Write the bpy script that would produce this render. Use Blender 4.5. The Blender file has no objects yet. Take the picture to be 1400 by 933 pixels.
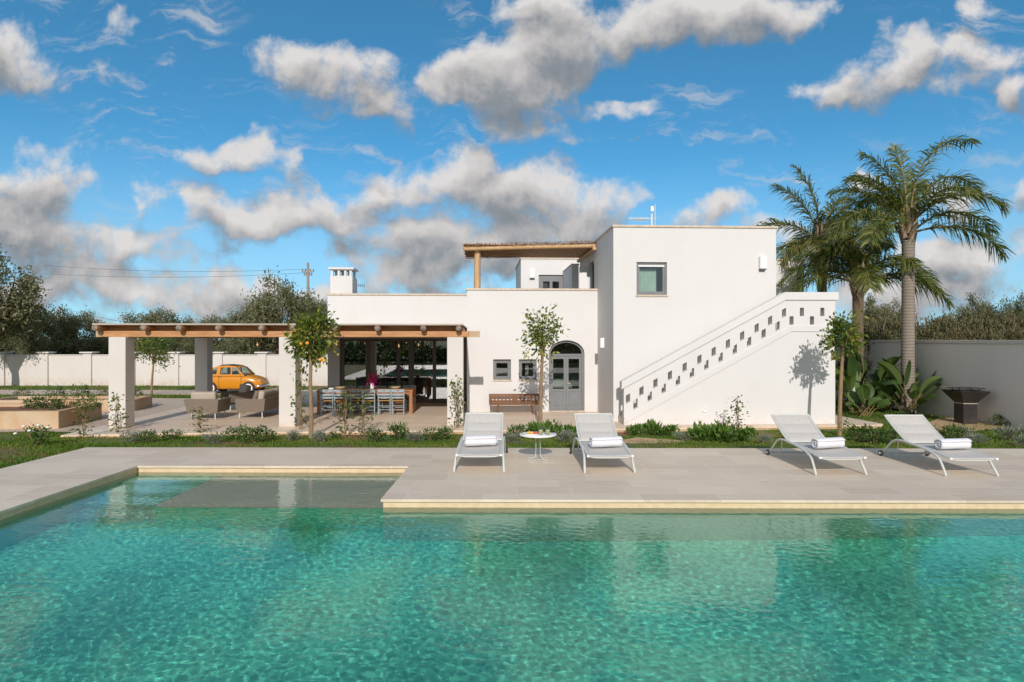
import bpy, math, random
import numpy as np
from math import sin, cos, pi, radians, atan, sqrt
from mathutils import Vector, Matrix
from mathutils.geometry import tessellate_polygon

SC = bpy.context.scene
COL = SC.collection

# ------------------------------------------------------------------ camera
F, HZ, CH = 840.0, 465.0, 2.1            # focal length in photo pixels, horizon row, eye height
YAW = atan(7 / 840)
cam_d = bpy.data.cameras.new('camera')
cam = bpy.data.objects.new('camera', cam_d)
COL.objects.link(cam)
SC.camera = cam
cam.location = (0, 0, CH)
cam.rotation_euler = (radians(90), 0, YAW)
cam_d.sensor_fit = 'HORIZONTAL'
cam_d.sensor_width = 36
cam_d.lens = 36 * F / 1400
cam_d.shift_y = -1.5 / 1400
cam_d.clip_start = 0.05
cam_d.clip_end = 6000

# ------------------------------------------------------------------ light
SUN_EL = radians(26.5)
SUN_X = -0.022                            # sideways drift of the light per metre of travel
SUN_ENERGY = 3.9
SKY_STRENGTH = 0.115
EXPOSURE = -0.19
sun_d = bpy.data.lights.new('sun', 'SUN')
sun = bpy.data.objects.new('sun', sun_d)
COL.objects.link(sun)
sun_d.energy = SUN_ENERGY
sun_d.angle = radians(0.5)
sun_d.color = (1.0, 0.932, 0.88)
ldir = Vector((SUN_X, 1.0, -math.tan(SUN_EL))).normalized()
sun.rotation_euler = ldir.to_track_quat('-Z', 'Y').to_euler()
sun.location = (0, -20, 15)
sun_d.cycles.is_caustics_light = True     # sunlight refracted by the ripples onto the pool floor

SC.view_settings.view_transform = 'Standard'
SC.view_settings.look = 'None'
SC.view_settings.exposure = EXPOSURE
SC.view_settings.gamma = 1
SC.cycles.use_denoising = True
SC.cycles.caustics_reflective = False
SC.cycles.sample_clamp_indirect = 6
SC.cycles.max_bounces = 10
SC.cycles.transparent_max_bounces = 16


class NT:
    """small wrapper for node trees"""
    def __init__(s, tree):
        s.t = tree

    def n(s, kind, **kw):
        nd = s.t.nodes.new(kind)
        for k, v in kw.items():
            setattr(nd, k, v)
        return nd

    def put(s, sock, val):
        if hasattr(val, 'is_output'):
            s.t.links.new(val, sock)
        elif val is not None:
            sock.default_value = val

    def math(s, op, a, b=None, c=None, clamp=False):
        nd = s.n('ShaderNodeMath', operation=op, use_clamp=clamp)
        for i, v in enumerate((a, b, c)):
            if v is not None:
                s.put(nd.inputs[i], v)
        return nd.outputs[0]

    def vmath(s, op, a, b=None, c=None):
        nd = s.n('ShaderNodeVectorMath', operation=op)
        for i, v in enumerate((a, b, c)):
            if v is not None:
                s.put(nd.inputs[i], v)
        return nd.outputs['Value'] if op in ('DOT_PRODUCT', 'LENGTH') else nd.outputs[0]

    def mix(s, f, a, b, blend='MIX'):
        nd = s.n('ShaderNodeMix', data_type='RGBA', blend_type=blend)
        s.put(nd.inputs[0], f)
        s.put(nd.inputs[6], a)
        s.put(nd.inputs[7], b)
        return nd.outputs[2]

    def noise(s, vec, scale, detail=4, rough=0.55, dim='3D', dist=0.0):
        nd = s.n('ShaderNodeTexNoise', noise_dimensions=dim)
        s.put(nd.inputs['Vector'], vec)
        nd.inputs['Scale'].default_value = scale
        nd.inputs['Detail'].default_value = detail
        nd.inputs['Roughness'].default_value = rough
        nd.inputs['Distortion'].default_value = dist
        return nd.outputs[0]

    def smooth(s, x, a, b):
        nd = s.n('ShaderNodeMapRange', interpolation_type='SMOOTHSTEP')
        s.put(nd.inputs[0], x)
        nd.inputs[1].default_value = a
        nd.inputs[2].default_value = b
        return nd.outputs[0]

    def lin(s, x, a, b, c=0.0, d=1.0):
        nd = s.n('ShaderNodeMapRange')
        s.put(nd.inputs[0], x)
        for i, v in enumerate((a, b, c, d)):
            nd.inputs[i + 1].default_value = v
        return nd.outputs[0]


def rgb(c):
    return (c[0], c[1], c[2], 1.0)


# ------------------------------------------------------------------ sky with cumulus clouds, as a function of direction
world = bpy.data.worlds.new('World')
SC.world = world
world.use_nodes = True
W = NT(world.node_tree)
for nd in list(W.t.nodes):
    W.t.nodes.remove(nd)

# centre azimuth/elevation and radii in 1/840 of a radian-tangent round the +Y direction, weight
CLOUDS = [
    (15, 80, 85, 60, 1), (-60, 60, 90, 60, 1), (150, 28, 45, 22, .45), (110, 95, 40, 30, .35),
    (50, 250, 100, 70, 1.1), (20, 310, 140, 60, 1.2), (140, 328, 110, 28, 1), (185, 265, 22, 26, .7),
    (330, 215, 105, 38, 1), (400, 90, 70, 55, .85), (475, 105, 95, 55, .95), (520, 150, 50, 40, .9),
    (265, 285, 65, 40, 1), (350, 302, 130, 34, 1), (420, 282, 60, 40, .9), (480, 305, 80, 32, .9),
    (120, 370, 70, 40, 1.05), (50, 398, 110, 40, 1.1), (200, 400, 140, 32, 1), (310, 380, 90, 28, .9), (340, 405, 170, 28, 1),
    (650, 125, 90, 55, 1.1), (705, 100, 120, 66, 1.3), (770, 60, 120, 60, 1.3), (760, 5, 80, 45, 1),
    (950, 22, 165, 58, 1.3), (1060, 18, 80, 45, 1.1), (850, 40, 80, 45, 1.1), (720, 165, 60, 30, .7),
    (830, 150, 90, 13, .5), (780, 188, 80, 13, .5), (920, 192, 30, 8, .4), (480, 215, 60, 9, .4),
    (540, 262, 90, 30, .8), (640, 252, 120, 52, 1.1), (710, 265, 120, 62, 1.2), (825, 275, 90, 46, 1.1),
    (760, 305, 140, 48, 1.2), (580, 322, 100, 52, 1.1), (560, 372, 120, 42, 1.1), (680, 340, 140, 60, 1.2),
    (660, 205, 60, 24, .7), (480, 350, 60, 26, .7), (985, 285, 62, 38, .95), (960, 300, 60, 22, .8),
    (1200, 100, 85, 42, .9), (1240, 68, 50, 38, .85), (1140, 130, 70, 38, .9), (1330, 85, 70, 48, .9),
    (1290, 122, 50, 30, .8), (1345, 8, 50, 22, .7), (1400, 135, 46, 36, .8), (1320, 355, 120, 44, 1.05),
    (1300, 270, 60, 42, .8), (1395, 262, 40, 40, .8), (1250, 398, 190, 40, 1), (1190, 258, 46, 30, .8),
    (1110, 330, 90, 40, .7), (700, 425, 900, 22, .6), (250, 345, 120, 12, .6), (90, 440, 160, 14, .8), (330, 436, 130, 12, .8), (560, 415, 120, 22, .9), (1560, 300, 120, 60, 1), (1700, 180, 140, 60, 1),
    (-200, 330, 140, 60, 1), (-260, 180, 140, 60, 1),
]


def cloud_field():
    """where clouds stand, as a low-rank table over azimuth and elevation: C(a, e) = sum f_k(a) g_k(e)"""
    A = np.linspace(CA0, CA1, 110)
    E = np.linspace(CE0, CE1, 64)
    AA, EE = np.meshgrid(A, E, indexing='ij')
    acc = np.zeros_like(AA)
    for cx, cy, rx, ry, w in CLOUDS:
        a, e, ra, re = (cx - 707) / F, (HZ - cy) / F, rx / F * 0.90, ry / F * 0.88
        q = ((AA - a) / ra) ** 2 + ((EE - e) / re) ** 2
        acc += np.exp(10.0 * np.maximum(w * 0.8 * (1 - q), -1.2))
    C = np.log(acc + 1e-9) / 10.0
    C = np.clip(C, -1.0, 1.25)
    U, S, V = np.linalg.svd(C, full_matrices=False)
    return [(U[:, k] * sqrt(S[k]), V[k] * sqrt(S[k])) for k in range(CRANK)]


CA0, CA1, CE0, CE1, CRANK = -1.35, 1.35, -0.03, 0.90, 18


def cloud_nodes():
    """returns a function of (azimuth socket, elevation socket) giving the smooth cover"""
    tab = cloud_field()

    def curves(x01, cols):
        nd = W.n('ShaderNodeRGBCurve')
        mp = nd.mapping
        mp.use_clip = False
        sc, off = [], []
        for ch in range(3):
            y = cols[ch]
            lo, hi = float(y.min()), float(y.max())
            sc.append(hi - lo)
            off.append(lo)
            c = mp.curves[ch]
            n = len(y)
            yy = (y - lo) / (hi - lo + 1e-12)
            c.points[0].location = (0, yy[0])
            c.points[-1].location = (1, yy[-1])
            for i in range(1, n - 1):
                c.points.new(i / (n - 1), float(yy[i]))
            for pt in c.points:
                pt.handle_type = 'VECTOR'
        mp.update()
        cc = W.n('ShaderNodeCombineXYZ')
        for i in range(3):
            W.put(cc.inputs[i], x01)
        W.put(nd.inputs['Color'], cc.outputs[0])
        return W.vmath('MULTIPLY_ADD', nd.outputs[0], tuple(sc), tuple(off))

    fa_cache = {}

    def cover(a, e):
        if 'a' not in fa_cache:
            a01 = W.lin(a, CA0, CA1)
            fa_cache['a'] = [curves(a01, [tab[k + i][0] for i in range(3)]) for k in range(0, CRANK, 3)]
        e01 = W.lin(e, CE0, CE1)
        tot = None
        for j, k in enumerate(range(0, CRANK, 3)):
            d = W.vmath('DOT_PRODUCT', fa_cache['a'][j], curves(e01, [tab[k + i][1] for i in range(3)]))
            tot = d if tot is None else W.math('ADD', tot, d)
        return tot
    return cover


def build_sky():
    tc = W.n('ShaderNodeTexCoord')
    d = tc.outputs['Generated']
    sx = W.n('ShaderNodeSeparateXYZ')
    W.put(sx.inputs[0], d)
    x, y, z = sx.outputs
    # clear sky, sampled a little higher so that the blue reaches low as in clean sea air
    cz = W.n('ShaderNodeCombineXYZ')
    W.put(cz.inputs[0], x)
    W.put(cz.inputs[1], y)
    W.put(cz.inputs[2], W.math('MULTIPLY_ADD', W.math('MAXIMUM', z, 0.0), 1.45, 0.05))
    sky = W.n('ShaderNodeTexSky', sky_type='NISHITA', sun_disc=False)
    sky.sun_elevation = SUN_EL
    sky.sun_rotation = math.atan2(-ldir.x, -ldir.y)
    sky.altitude = 200
    sky.air_density = 1.0
    sky.dust_density = 0.2
    sky.ozone_density = 2.0
    W.put(sky.inputs[0], W.vmath('NORMALIZE', cz.outputs[0]))
    blue = W.mix(1.0, sky.outputs[0], (0.64, 1.56, 1.72, 1), 'MULTIPLY')
    # sea haze pales the lowest sky
    blue = W.mix(W.math('MULTIPLY', W.smooth(z, 0.30, 0.0), 0.70), blue, (4.4, 6.1, 7.3, 1))
    # clouds
    yy = W.math('MAXIMUM', y, 0.08)
    cp = W.n('ShaderNodeCombineXYZ')
    W.put(cp.inputs[0], W.math('DIVIDE', x, yy))
    W.put(cp.inputs[1], W.math('DIVIDE', z, yy))
    p = cp.outputs[0]
    # wobble the outlines
    wn = W.n('ShaderNodeTexNoise', noise_dimensions='2D')
    W.put(wn.inputs['Vector'], p)
    wn.inputs['Scale'].default_value = 8.0
    wn.inputs['Detail'].default_value = 4
    q = W.vmath('MULTIPLY_ADD', W.vmath('SUBTRACT', wn.outputs['Color'], (0.5, 0.5, 0.5)), (0.15, 0.09, 0), p)
    qs = W.n('ShaderNodeSeparateXYZ')
    W.put(qs.inputs[0], q)
    cover = cloud_nodes()
    c0 = cover(qs.outputs[0], qs.outputs[1])
    c1 = cover(qs.outputs[0], W.math('ADD', qs.outputs[1], 0.042))
    n0 = W.noise(p, 12.0, 8, 0.60, '2D', 0.2)
    n1 = W.noise(W.vmath('ADD', p, (-0.010, 0.026, 0)), 12.0, 5, 0.60, '2D', 0.2)
    def billow(v):
        vo = W.n('ShaderNodeTexVoronoi', voronoi_dimensions='2D', feature='F1', normalize=True)
        W.put(vo.inputs['Vector'], W.vmath('MULTIPLY_ADD', W.vmath('SUBTRACT', wn.outputs['Color'], (0.5, 0.5, 0.5)), (0.05, 0.05, 0), v))
        vo.inputs['Scale'].default_value = 21.0
        vo.inputs['Detail'].default_value = 3.0
        vo.inputs['Roughness'].default_value = 0.55
        vo.inputs['Lacunarity'].default_value = 2.2
        return W.math('SUBTRACT', 0.36, vo.outputs['Distance'])
    b0 = billow(p)
    b1 = billow(W.vmath('ADD', p, (-0.006, 0.014, 0)))
    d0 = W.math('MULTIPLY_ADD', W.math('SUBTRACT', n0, 0.52), 1.7, c0)
    d0 = W.math('MULTIPLY_ADD', b0, 0.8, d0)
    rim = W.math('MULTIPLY_ADD', W.math('SUBTRACT', n0, n1), 0.85, W.math('MULTIPLY', W.math('SUBTRACT', c0, c1), 0.75))
    rim = W.math('MULTIPLY_ADD', W.math('SUBTRACT', b0, b1), 0.55, rim)
    alpha = W.smooth(d0, -0.08, 0.74)
    # thin high streaks
    st = W.noise(W.vmath('MULTIPLY', q, (3.0, 13.0, 0)), 2.4, 5, 0.66, '2D')
    wisp = W.math('MULTIPLY', W.smooth(st, 0.50, 0.80), W.math('MULTIPLY', W.smooth(W.noise(p, 2.6, 2, 0.5, '2D'), 0.44, 0.62), 0.7))
    wisp = W.math('MULTIPLY', wisp, W.smooth(y, 0.15, 0.4))
    blue = W.mix(wisp, blue, (5.6, 5.8, 6.1, 1))
    alpha = W.math('MULTIPLY', alpha, W.smooth(y, 0.15, 0.4))
    alpha = W.math('MULTIPLY', alpha, W.smooth(z, -0.01, 0.03))
    lit = W.math('MULTIPLY_ADD', rim, 0.80, 0.585)
    thick = W.smooth(d0, 0.3, 1.7)
    lit = W.math('MULTIPLY_ADD', thick, -0.26, lit, clamp=True)
    ramp = W.n('ShaderNodeValToRGB')
    W.put(ramp.inputs[0], lit)
    el = ramp.color_ramp.elements
    el[0].position, el[0].color = 0.0, (1.5, 1.95, 2.35, 1)
    el[1].position, el[1].color = 1.0, (7.2, 7.0, 6.9, 1)
    m = el.new(0.38)
    m.color = (2.75, 3.0, 3.3, 1)
    m2 = el.new(0.68)
    m2.color = (5.2, 5.05, 5.05, 1)
    colr = W.mix(alpha, blue, ramp.outputs[0])
    # pale warm cloud added behind the photographer, unseen, to fill the shadows
    back = W.smooth(W.noise(d, 2.2, 4, 0.55), 0.30, 0.62)
    back = W.math('MULTIPLY', back, W.lin(W.math('MULTIPLY_ADD', z, 0.35, y), 0.42, -0.15))
    colr = W.mix(W.math('MULTIPLY', back, 0.9, clamp=True), colr, (8.0, 7.3, 6.7, 1))
    bg = W.n('ShaderNodeBackground')
    bg.inputs[1].default_value = SKY_STRENGTH
    W.put(bg.inputs[0], colr)
    out = W.n('ShaderNodeOutputWorld')
    W.t.links.new(bg.outputs[0], out.inputs[0])


build_sky()

# ------------------------------------------------------------------ measuring helpers
def ray(px, py):
    x, y, z = (px - 700) / F, 1.0, -(py - HZ) / F
    c, s = cos(YAW), sin(YAW)
    return (x * c - y * s, x * s + y * c, z)


def at(px, py, z):
    d = ray(px, py)
    t = (z - CH) / d[2]
    return Vector((d[0] * t, d[1] * t, z))


def at_y(px, py, Y):
    d = ray(px, py)
    t = Y / d[1]
    return Vector((d[0] * t, Y, CH + d[2] * t))


PZ = -0.2                                  # paved terrace round the house
TH = radians(3.2)                          # the house stands 3.2 degrees off the pool's axis
HR, HD = (cos(TH), sin(TH)), (-sin(TH), cos(TH))
HO = at(838.6, 576.5, PZ)


def B(u, v, z=0.0):
    return Vector((HO.x + u * HR[0] + v * HD[0], HO.y + u * HR[1] + v * HD[1], z))


def on_v(px, py, v):
    """u and z of the point a facade at depth v shows at this direction"""
    d = ray(px, py)
    ax, ay = HO.x + v * HD[0], HO.y + v * HD[1]
    t = (ax * HD[0] + ay * HD[1]) / (d[0] * HD[0] + d[1] * HD[1])
    x, y = t * d[0] - HO.x, t * d[1] - HO.y
    return x * HR[0] + y * HR[1], CH + t * d[2]


def ground_z(x, y):
    """height of the garden: falls away gently from the pool deck"""
    def lerp(a, b, t):
        return a + (b - a) * min(1, max(0, t))
    if y < 15.0:
        g = lerp(-0.05, -0.28, (y - 11.6) / 3.4)
    else:
        g = lerp(-0.28, -0.40, (y - 15) / 18)
    return g


def garden(px, py):
    """the garden point seen at this direction"""
    z = -0.28
    for _ in range(8):
        p = at(px, py, z)
        z = ground_z(p.x, p.y)
    return at(px, py, z)


# ------------------------------------------------------------------ mesh builder
class MB:
    def __init__(s):
        s.v, s.f, s.sm = [], [], []

    def add(s, verts, faces, smooth=False):
        n = len(s.v)
        s.v += [tuple(p) for p in verts]
        s.f += [tuple(i + n for i in f) for f in faces]
        s.sm += [smooth] * len(faces)
        return s

    def box(s, x0, x1, y0, y1, z0, z1, M=None):
        v = [Vector(p) for p in ((x0, y0, z0), (x1, y0, z0), (x1, y1, z0), (x0, y1, z0), (x0, y0, z1), (x1, y0, z1), (x1, y1, z1), (x0, y1, z1))]
        if M is not None:
            v = [M @ p for p in v]
        return s.add(v, [(0, 3, 2, 1), (4, 5, 6, 7), (0, 1, 5, 4), (1, 2, 6, 5), (2, 3, 7, 6), (3, 0, 4, 7)])

    def hexa(s, b, t):
        """bottom four and top four corners, both counter-clockwise from above"""
        return s.add(list(b) + list(t), [(0, 3, 2, 1), (4, 5, 6, 7), (0, 1, 5, 4), (1, 2, 6, 5), (2, 3, 7, 6), (3, 0, 4, 7)])

    def tube(s, pts, rad, n=8, caps=True, smooth=True, flat=1.0):
        pts = [Vector(p) for p in pts]
        if not hasattr(rad, '__len__'):
            rad = [rad] * len(pts)
        ring, prev = [], None
        for i, p in enumerate(pts):
            t = (pts[min(i + 1, len(pts) - 1)] - pts[max(i - 1, 0)]).normalized()
            if prev is None:
                up = Vector((0, 0, 1)) if abs(t.z) < 0.9 else Vector((1, 0, 0))
            else:
                up = prev
            a = (up - t * up.dot(t)).normalized()
            b = t.cross(a)
            prev = a
            ring.append([p + (a * cos(2 * pi * k / n) + b * sin(2 * pi * k / n) * flat) * rad[i] for k in range(n)])
        v = [q for r in ring for q in r]
        f = []
        for i in range(len(pts) - 1):
            for k in range(n):
                f.append((i * n + k, i * n + (k + 1) % n, (i + 1) * n + (k + 1) % n, (i + 1) * n + k))
        s.add(v, f, smooth)
        if caps:
            s.add(ring[0], [tuple(range(n - 1, -1, -1))])
            s.add(ring[-1], [tuple(range(n))])
        return s

    def lathe(s, prof, n=24, c=(0, 0, 0), smooth=True, axis='z'):
        v = []
        for r, h in prof:
            for k in range(n):
                a = 2 * pi * k / n
                p = (r * cos(a), r * sin(a), h)
                if axis == 'y':
                    p = (p[0], p[2], p[1])
                elif axis == 'x':
                    p = (p[2], p[0], p[1])
                v.append((c[0] + p[0], c[1] + p[1], c[2] + p[2]))
        f = []
        for i in range(len(prof) - 1):
            for k in range(n):
                f.append((i * n + k, i * n + (k + 1) % n, (i + 1) * n + (k + 1) % n, (i + 1) * n + k))
        return s.add(v, f, smooth)

    def ball(s, c, r, n=12, m=8, sc=(1, 1, 1)):
        prof = [(r * sin(pi * i / m), -r * cos(pi * i / m)) for i in range(m + 1)]
        prof[0] = (1e-4, -r)
        prof[-1] = (1e-4, r)
        k = len(s.v)
        s.lathe(prof, n)
        s.v[k:] = [(c[0] + p[0] * sc[0], c[1] + p[1] * sc[1], c[2] + p[2] * sc[2]) for p in s.v[k:]]
        return s

    def plate(s, loops, t0, t1, fn, side_smooth=False):
        """flat shape with holes (2-D loops) given a thickness from t0 to t1; fn maps (a, b, t) to a point"""
        flat = [p for L in loops for p in L]
        tris = tessellate_polygon([[Vector((p[0], p[1], 0)) for p in L] for L in loops])
        n = len(flat)
        s.add([fn(p[0], p[1], t0) for p in flat] + [fn(p[0], p[1], t1) for p in flat],
              [tuple(t) for t in tris] + [tuple(i + n for i in reversed(t)) for t in tris])
        k = 0
        for L in loops:
            m = len(L)
            v = [fn(p[0], p[1], t0) for p in L] + [fn(p[0], p[1], t1) for p in L]
            s.add(v, [(i, (i + 1) % m, m + (i + 1) % m, m + i) for i in range(m)], side_smooth)
            k += m
        return s

    def build(s, name, mat, parent=None, label=None, bevel=0.0, fix=True):
        me = bpy.data.meshes.new(name)
        me.from_pydata(s.v, [], s.f)
        me.polygons.foreach_set('use_smooth', s.sm)
        me.materials.append(mat)
        if fix:
            import bmesh
            bm = bmesh.new()
            bm.from_mesh(me)
            bmesh.ops.recalc_face_normals(bm, faces=bm.faces)
            bm.to_mesh(me)
            bm.free()
        me.update()
        o = bpy.data.objects.new(name, me)
        COL.objects.link(o)
        if parent is not None:
            o.parent = parent
        if label:
            o['label'] = label
        if bevel:
            md = o.modifiers.new('bevel', 'BEVEL')
            md.width = bevel
            md.segments = 2
            md.limit_method = 'ANGLE'
        return o


def quads(name, V, mat, parent=None, tint=None):
    """one mesh out of an array of free quads, shape (n, 4, 3)"""
    V = np.ascontiguousarray(V, dtype=np.float32)
    n = len(V)
    me = bpy.data.meshes.new(name)
    me.vertices.add(4 * n)
    me.vertices.foreach_set('co', V.reshape(-1))
    me.loops.add(4 * n)
    me.loops.foreach_set('vertex_index', np.arange(4 * n, dtype=np.int32))
    me.polygons.add(n)
    me.polygons.foreach_set('loop_start', np.arange(0, 4 * n, 4, dtype=np.int32))
    me.update(calc_edges=True)
    if tint is not None:
        at_ = me.attributes.new('tint', 'FLOAT', 'FACE')
        at_.data.foreach_set('value', np.asarray(tint, dtype=np.float32))
    me.materials.append(mat)
    o = bpy.data.objects.new(name, me)
    COL.objects.link(o)
    if parent is not None:
        o.parent = parent
    return o


def empty(name, loc=(0, 0, 0), rz=0.0, label=None, cat=None, group=None):
    o = bpy.data.objects.new(name, None)
    COL.objects.link(o)
    o.location = loc
    o.rotation_euler = (0, 0, rz)
    o.empty_display_size = 0.2
    return tag(o, label, cat, group)


def tag(o, label=None, cat=None, group=None, kind=None):
    if label:
        o['label'] = label
    if cat:
        o['category'] = cat
    if group:
        o['group'] = group
    if kind:
        o['kind'] = kind
    return o


def dup(root, loc=None, rz=None, label=None, scale=None):
    def cp(o, parent):
        c = o.copy()
        COL.objects.link(c)
        if parent is not None:
            c.parent = parent
        for ch in list(o.children):
            cp(ch, c)
        return c
    r = cp(root, None)
    if loc is not None:
        r.location = loc
    if rz is not None:
        r.rotation_euler = (0, 0, rz)
    if scale is not None:
        r.scale = scale if hasattr(scale, '__len__') else (scale,) * 3
    if label:
        r['label'] = label
    return r


# ------------------------------------------------------------------ materials
def new_mat(name):
    m = bpy.data.materials.new(name)
    m.use_nodes = True
    t = NT(m.node_tree)
    return m, t, m.node_tree.nodes['Principled BSDF']


def pmat(name, c1, c2=None, scale=6, rough=0.6, bump=0.0, bscale=None, stretch=(1, 1, 1), metal=0.0, detail=5, spec=0.4, dist=0.02):
    m, t, b = new_mat(name)
    tc = t.n('ShaderNodeTexCoord')
    v = t.vmath('MULTIPLY', tc.outputs['Object'], stretch)
    if c2 is None:
        b.inputs['Base Color'].default_value = rgb(c1)
    else:
        f = t.smooth(t.noise(v, scale, detail, 0.6), 0.32, 0.68)
        t.put(b.inputs['Base Color'], t.mix(f, rgb(c1), rgb(c2)))
    b.inputs['Roughness'].default_value = rough
    b.inputs['Metallic'].default_value = metal
    b.inputs['Specular IOR Level'].default_value = spec
    if bump:
        bp = t.n('ShaderNodeBump')
        bp.inputs['Strength'].default_value = bump
        bp.inputs['Distance'].default_value = dist
        t.put(bp.inputs['Height'], t.noise(v, bscale or scale * 4, 5, 0.6))
        t.put(b.inputs['Normal'], bp.outputs[0])
    return m


def leaf_mat(name, cols, trans=0.30, rough=0.5, spec=0.3):
    m, t, b = new_mat(name)
    a = t.n('ShaderNodeAttribute', attribute_name='tint')
    r = t.n('ShaderNodeValToRGB')
    t.put(r.inputs[0], a.outputs['Fac'])
    el = r.color_ramp.elements
    el[0].color = rgb(cols[0])
    el[1].color = rgb(cols[-1])
    for i, c in enumerate(cols[1:-1]):
        e = el.new((i + 1) / (len(cols) - 1))
        e.color = rgb(c)
    t.put(b.inputs['Base Color'], r.outputs[0])
    b.inputs['Roughness'].default_value = rough
    b.inputs['Specular IOR Level'].default_value = spec
    tr = t.n('ShaderNodeBsdfTranslucent')
    t.put(tr.inputs[0], t.mix(1.0, r.outputs[0], (1.1, 1.25, 0.5, 1), 'MULTIPLY'))
    mx = t.n('ShaderNodeMixShader')
    mx.inputs[0].default_value = trans
    t.t.links.new(b.outputs[0], mx.inputs[1])
    t.t.links.new(tr.outputs[0], mx.inputs[2])
    t.t.links.new(mx.outputs[0], t.t.nodes['Material Output'].inputs[0])
    return m


def tile_mat(name, ca, cb, grout, tw, th, mortar=0.006, rough=0.55, streak=(1.2, 14, 1), bump=0.15):
    """stone slabs in running bond, each with its own tone, veined along its length"""
    m, t, b = new_mat(name)
    tc = t.n('ShaderNodeTexCoord')
    o = tc.outputs['Object']
    br = t.n('ShaderNodeTexBrick', offset=0.43, offset_frequency=2, squash=0.72, squash_frequency=3)
    t.put(br.inputs['Vector'], o)
    br.inputs['Color1'].default_value = (0, 0, 0, 1)
    br.inputs['Color2'].default_value = (1, 1, 1, 1)
    br.inputs['Mortar'].default_value = (0.5, 0.5, 0.5, 1)
    br.inputs['Scale'].default_value = 1.0
    br.inputs['Mortar Size'].default_value = mortar
    br.inputs['Mortar Smooth'].default_value = 0.2
    br.inputs['Bias'].default_value = 0.0
    br.inputs['Brick Width'].default_value = tw
    br.inputs['Row Height'].default_value = th
    v = t.vmath('MULTIPLY', o, streak)
    vein = t.noise(v, 2.2, 6, 0.62, '3D', 0.6)
    big = t.noise(o, 0.55, 4, 0.6)
    f = t.math('MULTIPLY_ADD', br.outputs['Color'], 0.42, t.math('MULTIPLY_ADD', t.smooth(vein, 0.3, 0.7), 0.40, t.math('MULTIPLY', t.smooth(big, 0.3, 0.7), 0.18)))
    col = t.mix(f, rgb(ca), rgb(cb))
    rust = t.smooth(t.noise(t.vmath('MULTIPLY', o, (0.8, 4, 1)), 1.6, 5, 0.65, '3D', 0.5), 0.58, 0.78)
    col = t.mix(t.math('MULTIPLY', rust, 0.5), col, (0.46, 0.32, 0.19, 1))
    col = t.mix(br.outputs['Fac'], col, rgb(grout))
    t.put(b.inputs['Base Color'], col)
    b.inputs['Roughness'].default_value = rough
    bp = t.n('ShaderNodeBump')
    bp.inputs['Strength'].default_value = bump
    bp.inputs['Distance'].default_value = 0.01
    h = t.math('SUBTRACT', t.math('MULTIPLY', t.noise(o, 30, 5, 0.65), 0.5), br.outputs['Fac'])
    t.put(bp.inputs['Height'], h)
    t.put(b.inputs['Normal'], bp.outputs[0])
    return m


def plaster_mat(name, c, dirt=0.10, courses=False):
    m, t, b = new_mat(name)
    tc = t.n('ShaderNodeTexCoord')
    o = tc.outputs['Object']
    n1 = t.smooth(t.noise(o, 0.8, 6, 0.62), 0.3, 0.75)
    n2 = t.smooth(t.noise(t.vmath('MULTIPLY', o, (1, 1, 0.22)), 2.4, 6, 0.65), 0.45, 0.8)
    col = t.mix(t.math('MULTIPLY', n1, 0.5), rgb(c), rgb([x * (1 - dirt * k) for x, k in zip(c, (0.7, 0.9, 1.15))]))
    col = t.mix(t.math('MULTIPLY', n2, dirt), col, (0.48, 0.43, 0.37, 1))
    # splash dirt where rain throws soil against the foot of the wall
    sz = t.n('ShaderNodeSeparateXYZ')
    t.put(sz.inputs[0], o)
    foot = t.math('MULTIPLY', t.lin(sz.outputs[2], -0.28, 0.12, 1, 0), t.smooth(t.noise(o, 5, 5, 0.6), 0.3, 0.75))
    col = t.mix(t.math('MULTIPLY', foot, 0.45 if courses else 0.25, clamp=True), col, (0.42, 0.26, 0.15, 1))
    t.put(b.inputs['Base Color'], col)
    b.inputs['Roughness'].default_value = 0.9
    b.inputs['Specular IOR Level'].default_value = 0.15
    h = t.math('MULTIPLY_ADD', t.noise(o, 45, 5, 0.65), 0.6, t.math('MULTIPLY', t.noise(o, 5, 3, 0.5), 1.2))
    if courses:
        br = t.n('ShaderNodeTexBrick', offset=0.5)
        sw = t.n('ShaderNodeCombineXYZ')
        s2 = t.n('ShaderNodeSeparateXYZ')
        t.put(s2.inputs[0], o)
        t.put(sw.inputs[0], t.math('ADD', s2.outputs[0], s2.outputs[1]))
        t.put(sw.inputs[1], s2.outputs[2])
        t.put(br.inputs['Vector'], sw.outputs[0])
        br.inputs['Scale'].default_value = 1
        br.inputs['Brick Width'].default_value = 0.5
        br.inputs['Row Height'].default_value = 0.25
        br.inputs['Mortar Size'].default_value = 0.006
        h = t.math('MULTIPLY_ADD', br.outputs['Fac'], -0.8, h)
    bp = t.n('ShaderNodeBump')
    bp.inputs['Strength'].default_value = 0.16
    bp.inputs['Distance'].default_value = 0.012
    t.put(bp.inputs['Height'], h)
    t.put(b.inputs['Normal'], bp.outputs[0])
    return m


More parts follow.
